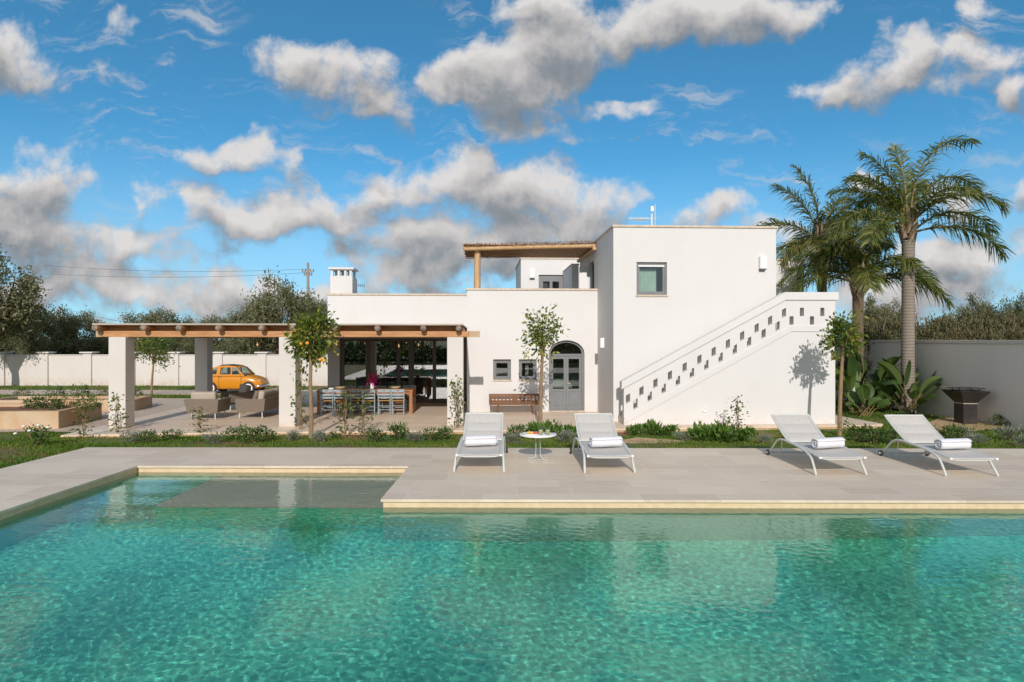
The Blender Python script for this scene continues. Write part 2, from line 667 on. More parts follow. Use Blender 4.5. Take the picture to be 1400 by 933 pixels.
def glass_mat(name, tint=(0.75, 0.8, 0.8), boost=1.0, base=0.055):
    """window pane: mirrors the garden by Fresnel, lets light through"""
    m, t, b = new_mat(name)
    t.t.nodes.remove(b)
    lw = t.n('ShaderNodeLayerWeight')
    lw.inputs[0].default_value = 0.5
    f = t.math('MULTIPLY_ADD', t.math('POWER', lw.outputs['Facing'], 4.0), 0.9 * boost, base * boost, clamp=True)
    tr = t.n('ShaderNodeBsdfTransparent')
    tr.inputs[0].default_value = rgb(tint)
    gl = t.n('ShaderNodeBsdfGlossy')
    gl.inputs['Roughness'].default_value = 0.0
    mx = t.n('ShaderNodeMixShader')
    t.put(mx.inputs[0], f)
    t.t.links.new(tr.outputs[0], mx.inputs[1])
    t.t.links.new(gl.outputs[0], mx.inputs[2])
    t.t.links.new(mx.outputs[0], t.t.nodes['Material Output'].inputs[0])
    return m


def wood_mat(name, ca, cb, axis=0, rough=0.6, scale=5):
    st = [9, 9, 9]
    st[axis] = 0.7
    return pmat(name, ca, cb, scale * 0.5, rough, 0.25, scale * 2, tuple(st), detail=6, dist=0.01)


M = {}
M['plaster'] = plaster_mat('white_plaster', (0.68, 0.665, 0.645), 0.08)
M['sidewall'] = plaster_mat('white_boundary_render', (0.80, 0.755, 0.71), 0.08)  # house plaster made lighter here to lift a wall lying in shade
M['wallstone'] = plaster_mat('white_rendered_block', (0.66, 0.62, 0.575), 0.12, True)
M['coping'] = pmat('coping_stone', (0.66, 0.55, 0.43), (0.52, 0.42, 0.32), 8, 0.8, 0.2)
M['deck'] = tile_mat('deck_stone', (0.80, 0.675, 0.525), (0.57, 0.455, 0.335), (0.73, 0.63, 0.51), 1.05, 0.40, 0.010)
M['patio'] = tile_mat('terrace_stone', (0.80, 0.655, 0.50), (0.60, 0.47, 0.345), (0.64, 0.52, 0.39), 1.4, 0.30, 0.005)
M['poolstone'] = pmat('pool_band_stone', (0.74, 0.57, 0.37), (0.66, 0.49, 0.30), 10, 0.75, 0.15)
M['lining'] = pmat('water_tinted_pool_lining', (0.11, 0.57, 0.385), (0.17, 0.78, 0.55), 11, 0.8, 0.1)  # green of the water over sandy plaster put into the lining colour
M['shelf'] = pmat('pale_pool_shelf', (0.46, 0.47, 0.40), (0.40, 0.43, 0.36), 3, 0.8, 0.1)
M['poolwall'] = pmat('water_tinted_pool_wall', (0.30, 0.58, 0.42), (0.25, 0.54, 0.40), 3, 0.8, 0.1)  # water's green put into the wall colour, lightened where refracted sun falls short
M['step'] = pmat('water_tinted_pool_steps', (0.27, 0.58, 0.46), (0.24, 0.53, 0.42), 3, 0.8, 0.1)  # the same water green put into the colour of the steps
M['bronze'] = pmat('dark_bronze_frame', (0.13, 0.11, 0.095), None, rough=0.45)
M['grey'] = pmat('grey_painted_joinery', (0.20, 0.205, 0.21), (0.18, 0.185, 0.19), 4, 0.45, 0.05)
M['glass'] = glass_mat('window_glass', (0.80, 0.86, 0.84), 1.5)
M['bigglass'] = glass_mat('sliding_door_glass', (0.58, 0.61, 0.60), 1.0, 0.27)
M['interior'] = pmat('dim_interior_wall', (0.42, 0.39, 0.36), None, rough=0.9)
M['curtain'] = pmat('pale_green_curtain', (0.74, 0.78, 0.71), (0.66, 0.71, 0.64), 6, 0.9)
M['beam'] = wood_mat('orange_pine', (0.56, 0.29, 0.125), (0.40, 0.18, 0.07), 0)
M['rafter'] = wood_mat('orange_pine_rafter', (0.52, 0.26, 0.11), (0.36, 0.155, 0.06), 1)
M['greywood'] = wood_mat('weathered_grey_wood', (0.50, 0.43, 0.36), (0.36, 0.30, 0.245), 0)
M['endgrain'] = pmat('weathered_end_grain', (0.33, 0.27, 0.21), (0.17, 0.135, 0.105), 14, 0.85, 0.2)
M['post'] = wood_mat('pale_pine_post', (0.60, 0.40, 0.21), (0.44, 0.26, 0.12), 2)
M['beamend'] = wood_mat('bleached_beam_end', (0.55, 0.40, 0.25), (0.40, 0.27, 0.15), 0)
M['reed'] = pmat('dry_reed', (0.56, 0.34, 0.175), (0.32, 0.16, 0.08), 7, 0.85, 0.3, stretch=(12, 0.6, 12))
M['whitemetal'] = pmat('pale_painted_aluminium', (0.58, 0.60, 0.56), None, rough=0.35)
M['sling'] = pmat('pale_grey_mesh_fabric', (0.55, 0.52, 0.475), (0.49, 0.46, 0.42), 30, 0.85, 0.25, 260, dist=0.003)
M['towel'] = pmat('white_terry', (0.84, 0.83, 0.85), (0.78, 0.77, 0.80), 18, 0.95, 0.9, 130, dist=0.012)
M['black'] = pmat('black_rubber', (0.035, 0.035, 0.035), None, rough=0.7)
M['steel'] = pmat('rusty_dark_steel', (0.040, 0.035, 0.032), (0.065, 0.055, 0.048), 3, 0.45, 0.1, metal=0.3)
M['white'] = pmat('white_enamel', (0.80, 0.79, 0.77), None, rough=0.4)
M['wicker'] = pmat('taupe_woven_rope', (0.24, 0.195, 0.15), (0.18, 0.145, 0.11), 40, 0.85, 0.5, 120)
M['cushion'] = pmat('beige_cushion', (0.48, 0.41, 0.335), (0.42, 0.355, 0.29), 8, 0.95, 0.3)
M['tablewood'] = wood_mat('chestnut_table', (0.42, 0.185, 0.075), (0.30, 0.12, 0.045), 0)
M['benchwood'] = wood_mat('brown_bench', (0.26, 0.12, 0.06), (0.17, 0.075, 0.035), 0)
M['bluechair'] = pmat('pale_blue_grey_paint', (0.33, 0.40, 0.42), (0.28, 0.34, 0.36), 12, 0.6, 0.1)
M['rush'] = pmat('woven_rush', (0.50, 0.28, 0.10), (0.40, 0.21, 0.07), 40, 0.9, 0.4, 90)
M['terracotta'] = pmat('straw_bowl', (0.50, 0.36, 0.20), (0.42, 0.29, 0.15), 20, 0.8, 0.2)
M['soil'] = pmat('red_soil', (0.28, 0.12, 0.055), (0.18, 0.085, 0.045), 3, 0.95, 0.7, 20)
M['gravel'] = pmat('pale_gravel', (0.66, 0.53, 0.41), (0.46, 0.36, 0.27), 24, 0.95, 0.9, 60)
M['sandstone'] = pmat('sandstone_slab', (0.56, 0.385, 0.235), (0.44, 0.28, 0.155), 4, 0.85, 0.5, 14)
M['planter'] = pmat('tufa_planter', (0.55, 0.43, 0.29), (0.48, 0.29, 0.15), 1.2, 0.9, 0.3, 20)
M['bark'] = pmat('grey_brown_bark', (0.20, 0.145, 0.095), (0.12, 0.085, 0.055), 10, 0.95, 0.6, 30, (3, 3, 0.6))
M['paletrunk'] = pmat('young_citrus_bark', (0.34, 0.22, 0.12), (0.22, 0.145, 0.085), 9, 0.9, 0.4, 30, (3, 3, 0.7))
M['orange_fruit'] = pmat('orange_peel', (0.80, 0.30, 0.02), (0.75, 0.36, 0.04), 9, 0.5, 0.1, 80)
M['carpaint'] = pmat('orange_car_paint', (0.62, 0.235, 0.012), None, rough=0.22, spec=0.6)
M['chrome'] = pmat('chrome', (0.75, 0.75, 0.75), None, rough=0.12, metal=1.0)
M['carglass'] = glass_mat('car_glass', (0.75, 0.82, 0.80), 1.2)
M['concrete'] = pmat('pole_concrete', (0.36, 0.31, 0.26), (0.28, 0.24, 0.20), 6, 0.9, 0.2)
M['pink'] = pmat('bougainvillea_pink', (0.85, 0.05, 0.36), (0.75, 0.03, 0.26), 30, 0.7)
M['whitepetal'] = pmat('white_petal', (0.82, 0.80, 0.74), None, rough=0.7)
M['citrus'] = leaf_mat('citrus_leaf', [(0.035, 0.070, 0.014), (0.072, 0.125, 0.020), (0.155, 0.195, 0.026), (0.33, 0.32, 0.045)], 0.32, 0.42, 0.45)
M['olive'] = leaf_mat('olive_leaf', [(0.105, 0.110, 0.045), (0.165, 0.162, 0.078), (0.225, 0.215, 0.125), (0.30, 0.285, 0.19)], 0.3, 0.55)
M['drybush'] = leaf_mat('dry_scrub_leaf', [(0.10, 0.075, 0.035), (0.17, 0.135, 0.065), (0.15, 0.145, 0.07), (0.12, 0.125, 0.055)], 0.2, 0.7)
M['frond'] = leaf_mat('palm_leaflet', [(0.075, 0.105, 0.024), (0.145, 0.172, 0.042), (0.23, 0.235, 0.062), (0.38, 0.30, 0.11)], 0.36, 0.38, 0.5)
M['banana'] = leaf_mat('paddle_leaf', [(0.045, 0.085, 0.022), (0.085, 0.145, 0.036), (0.17, 0.23, 0.07)], 0.28, 0.35, 0.5)
M['shrub'] = leaf_mat('green_shrub_leaf', [(0.035, 0.075, 0.020), (0.078, 0.140, 0.032), (0.15, 0.215, 0.05)], 0.3, 0.5)
M['broad'] = leaf_mat('bright_broad_leaf', [(0.045, 0.105, 0.018), (0.095, 0.19, 0.03), (0.17, 0.27, 0.05)], 0.33, 0.4, 0.45)
M['silver'] = leaf_mat('silver_leaf', [(0.12, 0.135, 0.10), (0.21, 0.23, 0.18), (0.31, 0.33, 0.27)], 0.2, 0.7)
M['vine'] = leaf_mat('vine_leaf', [(0.045, 0.085, 0.020), (0.085, 0.145, 0.032), (0.24, 0.21, 0.06)], 0.3, 0.5)
M['grass'] = leaf_mat('grass_blade', [(0.060, 0.120, 0.012), (0.105, 0.185, 0.018), (0.165, 0.225, 0.032), (0.26, 0.22, 0.07)], 0.35, 0.6)


def rachis_mat():
    return pmat('palm_rachis', (0.25, 0.17, 0.07), (0.16, 0.13, 0.05), 5, 0.6)


M['rachis'] = rachis_mat()
M['boots'] = pmat('palm_frond_bases', (0.42, 0.30, 0.205), (0.26, 0.18, 0.115), 7, 0.85, 0.4, 20, (3, 3, .6))


def palm_trunk_mat():
    m, t, b = new_mat('ringed_palm_trunk')
    tc = t.n('ShaderNodeTexCoord')
    o = tc.outputs['Object']
    wv = t.n('ShaderNodeTexWave', wave_type='BANDS', bands_direction='Z')
    t.put(wv.inputs['Vector'], o)
    wv.inputs['Scale'].default_value = 3.2
    wv.inputs['Distortion'].default_value = 2.5
    wv.inputs['Detail'].default_value = 3
    f = t.math('MULTIPLY_ADD', wv.outputs[1], 0.5, t.math('MULTIPLY', t.noise(t.vmath('MULTIPLY', o, (5, 5, 1)), 4, 5, 0.6), 0.5))
    t.put(b.inputs['Base Color'], t.mix(f, (0.145, 0.115, 0.09, 1), (0.33, 0.28, 0.225, 1)))
    b.inputs['Roughness'].default_value = 0.9
    bp = t.n('ShaderNodeBump')
    bp.inputs['Strength'].default_value = 0.5
    bp.inputs['Distance'].default_value = 0.02
    t.put(bp.inputs['Height'], f)
    t.put(b.inputs['Normal'], bp.outputs[0])
    return m


M['palmtrunk'] = palm_trunk_mat()


def water_mat():
    m, t, b = new_mat('pool_water')
    t.t.nodes.remove(b)
    g = t.n('ShaderNodeBsdfGlass')
    g.inputs['Roughness'].default_value = 0.0
    g.inputs['IOR'].default_value = 1.33
    g.inputs['Color'].default_value = (0.93, 0.99, 0.965, 1)
    tc = t.n('ShaderNodeTexCoord')
    bp = t.n('ShaderNodeBump')
    bp.inputs['Strength'].default_value = 0.15
    bp.inputs['Distance'].default_value = 0.012
    v = t.vmath('MULTIPLY', tc.outputs['Object'], (1.0, 1.5, 1.0))
    t.put(bp.inputs['Height'], t.math('MULTIPLY_ADD', t.noise(v, 9, 3, 0.55), 0.8, t.math('MULTIPLY', t.noise(v, 2.6, 2, 0.5), 1.4)))
    t.put(g.inputs['Normal'], bp.outputs[0])
    t.t.links.new(g.outputs[0], t.t.nodes['Material Output'].inputs[0])
    return m


M['water'] = water_mat()


def ground_mat():
    m, t, b = new_mat('garden_ground')
    tc = t.n('ShaderNodeTexCoord')
    o = tc.outputs['Object']
    g = t.mix(t.smooth(t.noise(o, 3, 6, 0.65), 0.35, 0.65), (0.07, 0.125, 0.014, 1), (0.125, 0.165, 0.026, 1))
    soil = t.mix(t.noise(o, 14, 5, 0.6), (0.30, 0.135, 0.06, 1), (0.17, 0.09, 0.045, 1))
    near = t.mix(t.smooth(t.noise(o, 0.9, 6, 0.65), 0.49, 0.60), g, soil)
    far = t.mix(t.smooth(t.noise(o, 0.05, 5, 0.6), 0.4, 0.6), (0.12, 0.10, 0.045, 1), (0.20, 0.13, 0.07, 1))
    s = t.n('ShaderNodeSeparateXYZ')
    t.put(s.inputs[0], o)
    t.put(b.inputs['Base Color'], t.mix(t.smooth(s.outputs[1], 33, 42), near, far))
    b.inputs['Roughness'].default_value = 0.95
    bp = t.n('ShaderNodeBump')
    bp.inputs['Strength'].default_value = 0.8
    bp.inputs['Distance'].default_value = 0.04
    t.put(bp.inputs['Height'], t.noise(o, 16, 6, 0.7))
    t.put(b.inputs['Normal'], bp.outputs[0])
    return m


M['ground'] = ground_mat()

# ------------------------------------------------------------------ ground, gravel, deck, pool
DX0, DX1, DY0, DY1 = -8.42, 15.0, -6.0, 11.95          # pool deck
PX0, PX1, PY0, PY1 = -6.36, 11.5, 0.9, 8.11            # main pool
NX1, NY1 = -1.77, 10.23                                # notch with the shelf and the steps
WATER_Z = -0.115


def structure(mb, name, mat, **kw):
    return tag(mb.build(name, mat, **kw), kind='structure')


def build_ground():
    xs = sorted(set([-3000, -600, -150, -60] + list(np.arange(-40, 40.1, 2.0)) + [60, 150, 600, 3000] + [DX0, DX1]))
    ys = sorted(set([-3000, -400, -80, -30, -12] + list(np.arange(-6, 36.1, 1.5)) + [42, 60, 120, 400, 1200, 4000] + [DY0, 11.6, DY1, 15.0]))
    mb = MB()
    idx = {}
    for i, x in enumerate(xs):
        for j, y in enumerate(ys):
            idx[i, j] = len(mb.v)
            mb.v.append((float(x), float(y), ground_z(x, y)))
    for i in range(len(xs) - 1):
        for j in range(len(ys) - 1):
            cx, cy = (xs[i] + xs[i + 1]) / 2, (ys[j] + ys[j + 1]) / 2
            if DX0 < cx < DX1 and DY0 < cy < DY1:
                continue
            mb.f.append((idx[i, j], idx[i + 1, j], idx[i + 1, j + 1], idx[i, j + 1]))
            mb.sm.append(True)
    structure(mb, 'ground', M['ground'])


build_ground()


def sheet(name, mat, x0, x1, y0, y1, lift, edge=None, seed=1):
    """a gravel or soil sheet that follows the ground, with a slightly uneven outline"""
    rng = random.Random(seed)
    mb = MB()
    nx, ny = max(2, int((x1 - x0) / 0.6)), max(2, int((y1 - y0) / 0.6))
    for j in range(ny + 1):
        for i in range(nx + 1):
            x, y = x0 + (x1 - x0) * i / nx, y0 + (y1 - y0) * j / ny
            if i in (0, nx):
                x += rng.uniform(-.12, .12)
            if j in (0, ny):
                y += rng.uniform(-.1, .1)
            mb.v.append((x, y, ground_z(x, y) + lift))
    for j in range(ny):
        for i in range(nx):
            k = j * (nx + 1) + i
            mb.f.append((k, k + 1, k + nx + 2, k + nx + 1))
            mb.sm.append(True)
    return structure(mb, name, mat)


sheet('gravel_yard', M['gravel'], -32, -9.5, 15.75, 25.6, 0.012, seed=2)
sheet('gravel_driveway', M['gravel'], -34, -4, 27.3, 30.2, 0.012, seed=3)

deck_out = [(DX0, DY0), (DX1, DY0), (DX1, DY1), (DX0, DY1)]
pool_hole = [(PX0, PY0), (PX1, PY0), (PX1, PY1), (NX1, PY1), (NX1, NY1), (PX0, NY1)]
OV = 0.03                                              # coping overhang
pool_lip = [(PX0 + OV, PY0 + OV), (PX1 - OV, PY0 + OV), (PX1 - OV, PY1 - OV), (NX1 - OV, PY1 - OV), (NX1 - OV, NY1 - OV), (PX0 + OV, NY1 - OV)]
deck = MB().plate([deck_out, pool_lip], -0.035, 0.0, lambda a, b, t: (a, b, t))
structure(deck, 'pool_deck', M['deck'], bevel=0.006)
sub = MB().plate([[(DX0 + .02, DY0 + .02), (DX1 - .02, DY0 + .02), (DX1 - .02, DY1 - .02), (DX0 + .02, DY1 - .02)], pool_hole], -0.36, -0.0365, lambda a, b, t: (a, b, t))
rim_ = structure(sub, 'pool_rim', M['poolstone'])

FLOOR = -1.45
pw = MB()
pwall = MB()
LP = pool_hole
for i in range(6):
    a, b = LP[i], LP[(i + 1) % 6]
    pwall.add([(a[0], a[1], FLOOR), (b[0], b[1], FLOOR), (b[0], b[1], -0.36), (a[0], a[1], -0.36)], [(0, 1, 2, 3)])
pw.add([(PX0, PY0, FLOOR), (PX1, PY0, FLOOR), (PX1, PY1, FLOOR), (PX0, PY1, FLOOR), (NX1, PY1, FLOOR), (NX1, NY1, FLOOR), (PX0, NY1, FLOOR)],
       [(0, 1, 2, 4, 3), (3, 4, 5, 6)])
pool_wall = structure(pwall, 'pool_wall', M['poolwall'], fix=False)
basin = structure(pw, 'pool_basin', M['lining'], fix=False)
shelf = structure(MB().box(-5.0, NX1 - .002, 8.42, NY1 - .002, -.47, -0.42), 'pool_shelf', M['shelf'], bevel=0.01)
bench_ = structure(MB().box(-4.99, NX1 - .002, 8.43, NY1 - .002, FLOOR + .004, -0.472), 'pool_bench', M['lining'])
st = MB()
for k in range(4):
    st.box(PX0 + .002, -5.004, NY1 - .42 - 0.42 * k, NY1 - .002 - 0.42 * k if k == 0 else NY1 - .42 * k - .002, FLOOR + .004, -0.42 - 0.25 * k)
pool_steps = structure(st, 'pool_steps', M['step'], bevel=0.015)

def build_water():
    rng = np.random.RandomState(11)
    waves = []
    for i in range(130):
        lam = 0.05 + 0.11 * rng.rand() ** 1.3 if i < 112 else rng.uniform(0.3, 1.0)
        a = rng.normal(1.0, 0.95)
        k = 2 * pi / lam
        waves.append((k * cos(a), k * sin(a), rng.uniform(0, 7), 0.00040 * lam if i < 112 else 0.00013))

    def h(X, Y):
        Z = np.zeros_like(X)
        for kx, ky, ph, am in waves:
            Z += am * np.sin(kx * X + ky * Y + ph)
        # gusts: calmer and rougher patches drift over the pool
        g = 1.0 + 0.40 * np.sin(1.1 * X + 0.5 * Y + 1) * np.sin(0.6 * X - 1.3 * Y) + 0.22 * np.sin(2.7 * X - 1.9 * Y + 2) * np.sin(1.3 * X + 2.9 * Y)
        return WATER_Z + Z * g * 0.62
    xs = np.linspace(PX0, PX1, 1150)
    ys = np.concatenate([np.linspace(PY0, PY1, 560), np.linspace(PY1, NY1, 160)[1:]])
    X, Y = np.meshgrid(xs, ys)
    Z = h(X, Y)
    v = np.stack([X, Y, Z], -1).reshape(-1, 3)
    nx, ny = len(xs), len(ys)
    jj, ii = np.meshgrid(np.arange(ny - 1), np.arange(nx - 1), indexing='ij')
    keep = ~((ys[jj] >= PY1 - 1e-6) & (xs[ii] > NX1))
    a = (jj * nx + ii)[keep]
    f = np.stack([a, a + 1, a + nx + 1, a + nx], -1)
    me = bpy.data.meshes.new('water')
    me.vertices.add(len(v))
    me.vertices.foreach_set('co', v.astype(np.float32).reshape(-1))
    me.loops.add(4 * len(f))
    me.loops.foreach_set('vertex_index', f.astype(np.int32).reshape(-1))
    me.polygons.add(len(f))
    me.polygons.foreach_set('loop_start', np.arange(0, 4 * len(f), 4, dtype=np.int32))
    me.polygons.foreach_set('use_smooth', np.ones(len(f), dtype=bool))
    me.update(calc_edges=True)
    me.materials.append(M['water'])
    o = bpy.data.objects.new('water', me)
    COL.objects.link(o)
    tag(o, kind='structure')
    o.cycles.is_caustics_caster = True
    for r in (basin, pool_wall, shelf, pool_steps, bench_, rim_):
        r.cycles.is_caustics_receiver = True


build_water()

# ------------------------------------------------------------------ the house
VM = 2.4                                   # front plane of the door wing
UZ = lambda v0: (lambda a, b, t: (a, t, b))     # (u, z) shapes extruded along v


def rect(x0, x1, z0, z1):
    return [(x0, z0), (x1, z0), (x1, z1), (x0, z1)]


def arch(x0, x1, z0, zs, zt, n=14):
    cx, r = (x0 + x1) / 2, (x1 - x0) / 2
    return [(x0, z0), (x1, z0)] + [(cx + r * cos(pi * i / n), zs + (zt - zs) * sin(pi * i / n)) for i in range(n + 1)]


house = empty('house', B(0, 0), TH, 'white cubic two storey villa with grey door and flat roofs beside the pool', 'house')
UVZ = UZ(0)

# rectangles of the openings
DOOR = (-1.57, -0.42, -0.19, 1.66, 2.09)
WINS = [(-3.35, -2.78, 0.83, 1.48), (-2.53, -1.96, 0.83, 1.48)]
TWIN = (0.66, 1.53, 3.37, 4.30)
TDOOR = (-1.33, -0.27, 3.0, 4.84)

wing = MB()
wing.plate([rect(-4.18, 0.0, PZ, 3.68), arch(DOOR[0], DOOR[1], PZ + .012, DOOR[3], DOOR[4])] + [rect(*w) for w in WINS], VM, VM + .30, UVZ)
wing.box(-4.18, -3.9, VM + .302, 8.6, PZ, 3.68)
wing.box(-3.898, 0, VM + .302, 8.598, 2.75, 2.9)              # roof terrace floor
wing.build('door_wing_wall', M['plaster'], house, bevel=.012)
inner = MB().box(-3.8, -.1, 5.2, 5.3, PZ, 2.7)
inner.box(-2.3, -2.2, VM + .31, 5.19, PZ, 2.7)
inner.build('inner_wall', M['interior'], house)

living = MB()
living.plate([[(-9.3, PZ), (-8.87, PZ), (-8.87, 2.15), (-4.182, 2.15), (-4.182, 3.72), (-9.3, 3.72)]], 5.4, 5.68, UVZ)
living.box(-9.3, -9.02, 5.682, 11.0, PZ, 3.72)
living.box(-9.018, -4.0, 10.7, 11.0, PZ, 3.72)
living.box(-9.018, -3.7, 5.70, 10.69, 2.75, 2.95)
living.build('living_wing_wall', M['plaster'], house, bevel=.012)
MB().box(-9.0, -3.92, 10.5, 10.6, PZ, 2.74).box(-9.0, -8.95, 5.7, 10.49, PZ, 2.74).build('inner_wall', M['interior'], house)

tower = MB()
tower.plate([rect(0, 4.69, PZ, 5.28), rect(*TWIN)], 0.0, 0.30, UVZ)
tower.plate([[(.302, PZ), (6.0, PZ), (6.0, 5.28), (.302, 5.28)], rect(3.0, 3.95, 2.93, 4.75)], 0.0, 0.28, lambda a, b, t: (t, a, b))
tower.box(4.41, 4.69, .302, 6.0, PZ, 5.28)
tower.box(.282, 4.408, 5.72, 5.998, PZ, 5.28)
tower.box(.282, 4.408, .302, 5.718, 5.0, 5.1)
tower.box(.282, 4.408, .302, 5.718, 2.7, 2.9)
tower.build('tower_wall', M['plaster'], house, bevel=.012)
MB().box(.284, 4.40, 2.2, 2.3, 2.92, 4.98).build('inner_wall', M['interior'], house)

rear = MB()
rear.plate([rect(-2.08, 4.4, PZ, 5.50), rect(*TDOOR)], 8.6, 8.9, UVZ)
rear.box(-2.08, -1.80, 8.902, 12.5, PZ, 5.50)
rear.box(-1.798, 4.4, 11.5, 11.8, 2.9, 5.50)
rear.box(-1.798, 4.4, 8.902, 11.498, 5.1, 5.2)
rear.box(-.30, -.04, 6.002, 8.598, 2.9, 4.95)                 # low wall between terrace and stair head
rear.box(4.692, 8.3, 5.2, 11.4, PZ, 5.05)
rear.build('rear_wing_wall', M['plaster'], house, bevel=.012)

cp = MB()
o = .035
cp.box(-4.18 - o, -.002, VM - o, VM + .32, 3.682, 3.745)
cp.box(-4.18 - o, -3.88, VM + .322, 8.6, 3.682, 3.745)
cp.box(-9.3 - o, -4.22, 5.4 - o, 5.70, 3.722, 3.79)
cp.box(-9.3 - o, -9.0, 5.702, 11.0, 3.722, 3.79)
cp.box(-o, 4.69 + o, -o, .32, 5.282, 5.345)
cp.box(-o, .30, .322, 6.0, 5.282, 5.345)
cp.box(4.39, 4.69 + o, .322, 6.0, 5.282, 5.345)
cp.box(-2.08 - o, 4.4, 8.6 - o, 8.92, 5.502, 5.56)
cp.box(-2.08 - o, -1.78, 8.922, 12.5, 5.502, 5.56)
cp.box(-.32, -.02, 6.002, 8.56, 4.952, 5.0)
cp.box(4.72, 8.3 + o, 5.2 - o, 5.5, 5.052, 5.11)
cp.build('coping', M['coping'], house, bevel=.008)

# chimney with four slots under its cap
ch = MB()
ch.box(-9.5 + .02, -8.64, 6.5, 7.3, 2.96, 4.53).build('chimney', M['plaster'], house, bevel=.01)
chim = bpy.data.objects['chimney']
cc = MB()
for a in (-9.46, -9.21, -8.96, -8.76):
    cc.box(a, a + .09, 6.52, 6.62, 4.532, 4.778)
    cc.box(a, a + .09, 7.18, 7.28, 4.532, 4.778)
cc.box(-9.46, -8.66, 6.64, 7.16, 4.532, 4.56)
cc.box(-9.54, -8.58, 6.44, 7.36, 4.78, 4.86)
cc.build('chimney_cap', M['plaster'], chim, bevel=.006)


def window(name, x0, x1, z0, z1, v, fw=.06, recess=.10, mullion=False, sill=True, frame_mat='grey', glass='glass'):
    """frame round a pane set back in the wall; the opening itself is in the wall mesh"""
    fr = MB().plate([rect(x0 + .003, x1 - .003, z0 + .003, z1 - .003), rect(x0 + fw, x1 - fw, z0 + fw, z1 - fw * 1.5)], v + recess, v + recess + .07, UVZ)
    fr.plate([rect(x0 + fw + .002, x1 - fw - .002, z0 + fw + .002, z1 - fw * 1.5 - .002), rect(x0 + fw * 1.9, x1 - fw * 1.9, z0 + fw * 1.9, z1 - fw * 2.2)], v + recess + .012, v + recess + .055, UVZ)
    w = fr.build(name, M[frame_mat], house, bevel=.004)
    MB().box(x0 + fw * 1.85, x1 - fw * 1.85, v + recess + .03, v + recess + .036, z0 + fw * 1.85, z1 - fw * 2.15).build('pane', M[glass], w)
    if sill:
        MB().box(x0 - .03, x1 + .03, v - .03, v + recess - .002, z0 - .045, z0 + .001).build('sill', M['coping'], w, bevel=.004)
    return w


for x0, x1, z0, z1 in WINS:
    window('window', x0, x1, z0, z1, VM, .055, .10)
tw = window('window', *TWIN, 0.0, .055, .06)
# curtain behind the tower window, hanging in folds
cu = MB()
n = 60
xs = [TWIN[0] + .12 + (TWIN[1] - TWIN[0] - .36) * i / n for i in range(n + 1)]
for z in (TWIN[2] + .05, TWIN[3] - .16):
    for i, x in enumerate(xs):
        cu.v.append((x, .26 + .022 * sin(i * 1.35) + .008 * sin(i * .6), z))
cu.f = [(i, i + 1, n + 2 + i, n + 1 + i) for i in range(n)]
cu.sm = [True] * n
cu.build('curtain', M['curtain'], tw, fix=False)
MB().box(TWIN[0] + .06, TWIN[1] - .06, .045, .058, TWIN[3] - .125, TWIN[3] - .08).build('blind_box', M['white'], tw)

# terrace french door
td = MB().plate([rect(TDOOR[0] + .003, TDOOR[1] - .003, TDOOR[2], TDOOR[3] - .003), rect(TDOOR[0] + .19, (TDOOR[0] + TDOOR[1]) / 2 - .06, TDOOR[2] + .1, TDOOR[3] - .27),
                 rect((TDOOR[0] + TDOOR[1]) / 2 + .06, TDOOR[1] - .19, TDOOR[2] + .1, TDOOR[3] - .27)], 8.68, 8.76, UVZ).build('terrace_door', M['grey'], house, bevel=.006)
MB().box(TDOOR[0] + .18, TDOOR[1] - .18, 8.71, 8.718, TDOOR[2] + .09, TDOOR[3] - .26).build('pane', M['glass'], td)
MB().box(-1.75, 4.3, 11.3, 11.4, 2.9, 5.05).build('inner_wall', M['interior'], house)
# terrace door in the side of the tower, with one white shutter standing open
sd = MB().plate([[(3.003, 2.935), (3.947, 2.935), (3.947, 4.747), (3.003, 4.747)], [(3.09, 3.0), (3.86, 3.0), (3.86, 4.66), (3.09, 4.66)]], .10, .16, lambda a, b, t: (t, a, b)).build('side_door', M['grey'], house)
MB().box(.125, .131, 3.085, 3.865, 2.995, 4.665).build('pane', M['glass'], sd)
MB().box(-.34, -.004, 3.955, 3.99, 2.93, 4.62).build('shutter', M['white'], sd, bevel=.004)

# arched front door
dx0, dx1, dz0, zs, zt = DOOR
vd = VM + .11
fr = MB().plate([arch(dx0 + .003, dx1 - .003, PZ + .014, zs, zt - .003), arch(dx0 + .075, dx1 - .075, PZ + .05, zs, zt - .075)], vd, vd + .10, UVZ)
fr.box(dx0 + .076, dx1 - .076, vd + .004, vd + .09, zs - .08, zs - .01)
door = fr.build('front_door', M['grey'], house, bevel=.006)
mid = (dx0 + dx1) / 2
lite = arch(dx0 + .074, dx1 - .074, zs - .012, zs, zt - .074)
MB().plate([lite], vd + .04, vd + .046, UVZ).build('fanlight', M['glass'], door)
for s, (a, b) in enumerate(((dx0 + .078, mid - .003), (mid + .003, dx1 - .078))):
    lf = MB().plate([rect(a, b, PZ + .05, zs - .083), rect(a + .075, b - .075, .52, zs - .17), rect(a + .075, b - .075, PZ + .16, .44)], vd + .025, vd + .07, UVZ)
    leaf = lf.build('door_leaf', M['grey'], door, bevel=.008)
    MB().box(a + .07, b - .07, vd + .045, vd + .051, .515, zs - .165).build('pane', M['glass'], leaf)
    MB().box(a + .065, b - .065, vd + .042, vd + .055, PZ + .15, .445).box(a + .10, b - .10, vd + .033, vd + .041, PZ + .19, .405).build('door_panel', M['grey'], leaf, bevel=.006)
    if s:
        MB().tube([(a + .035, vd + .02, .70), (a + .035, vd - .03, .70), (a + .13, vd - .03, .705)], .010, 8).build('handle', M['whitemetal'], leaf)
MB().box(dx0 - .02, dx1 + .02, VM - .03, VM + .108, PZ + .004, PZ + .03).build('door_sill', M['coping'], door, bevel=.004)

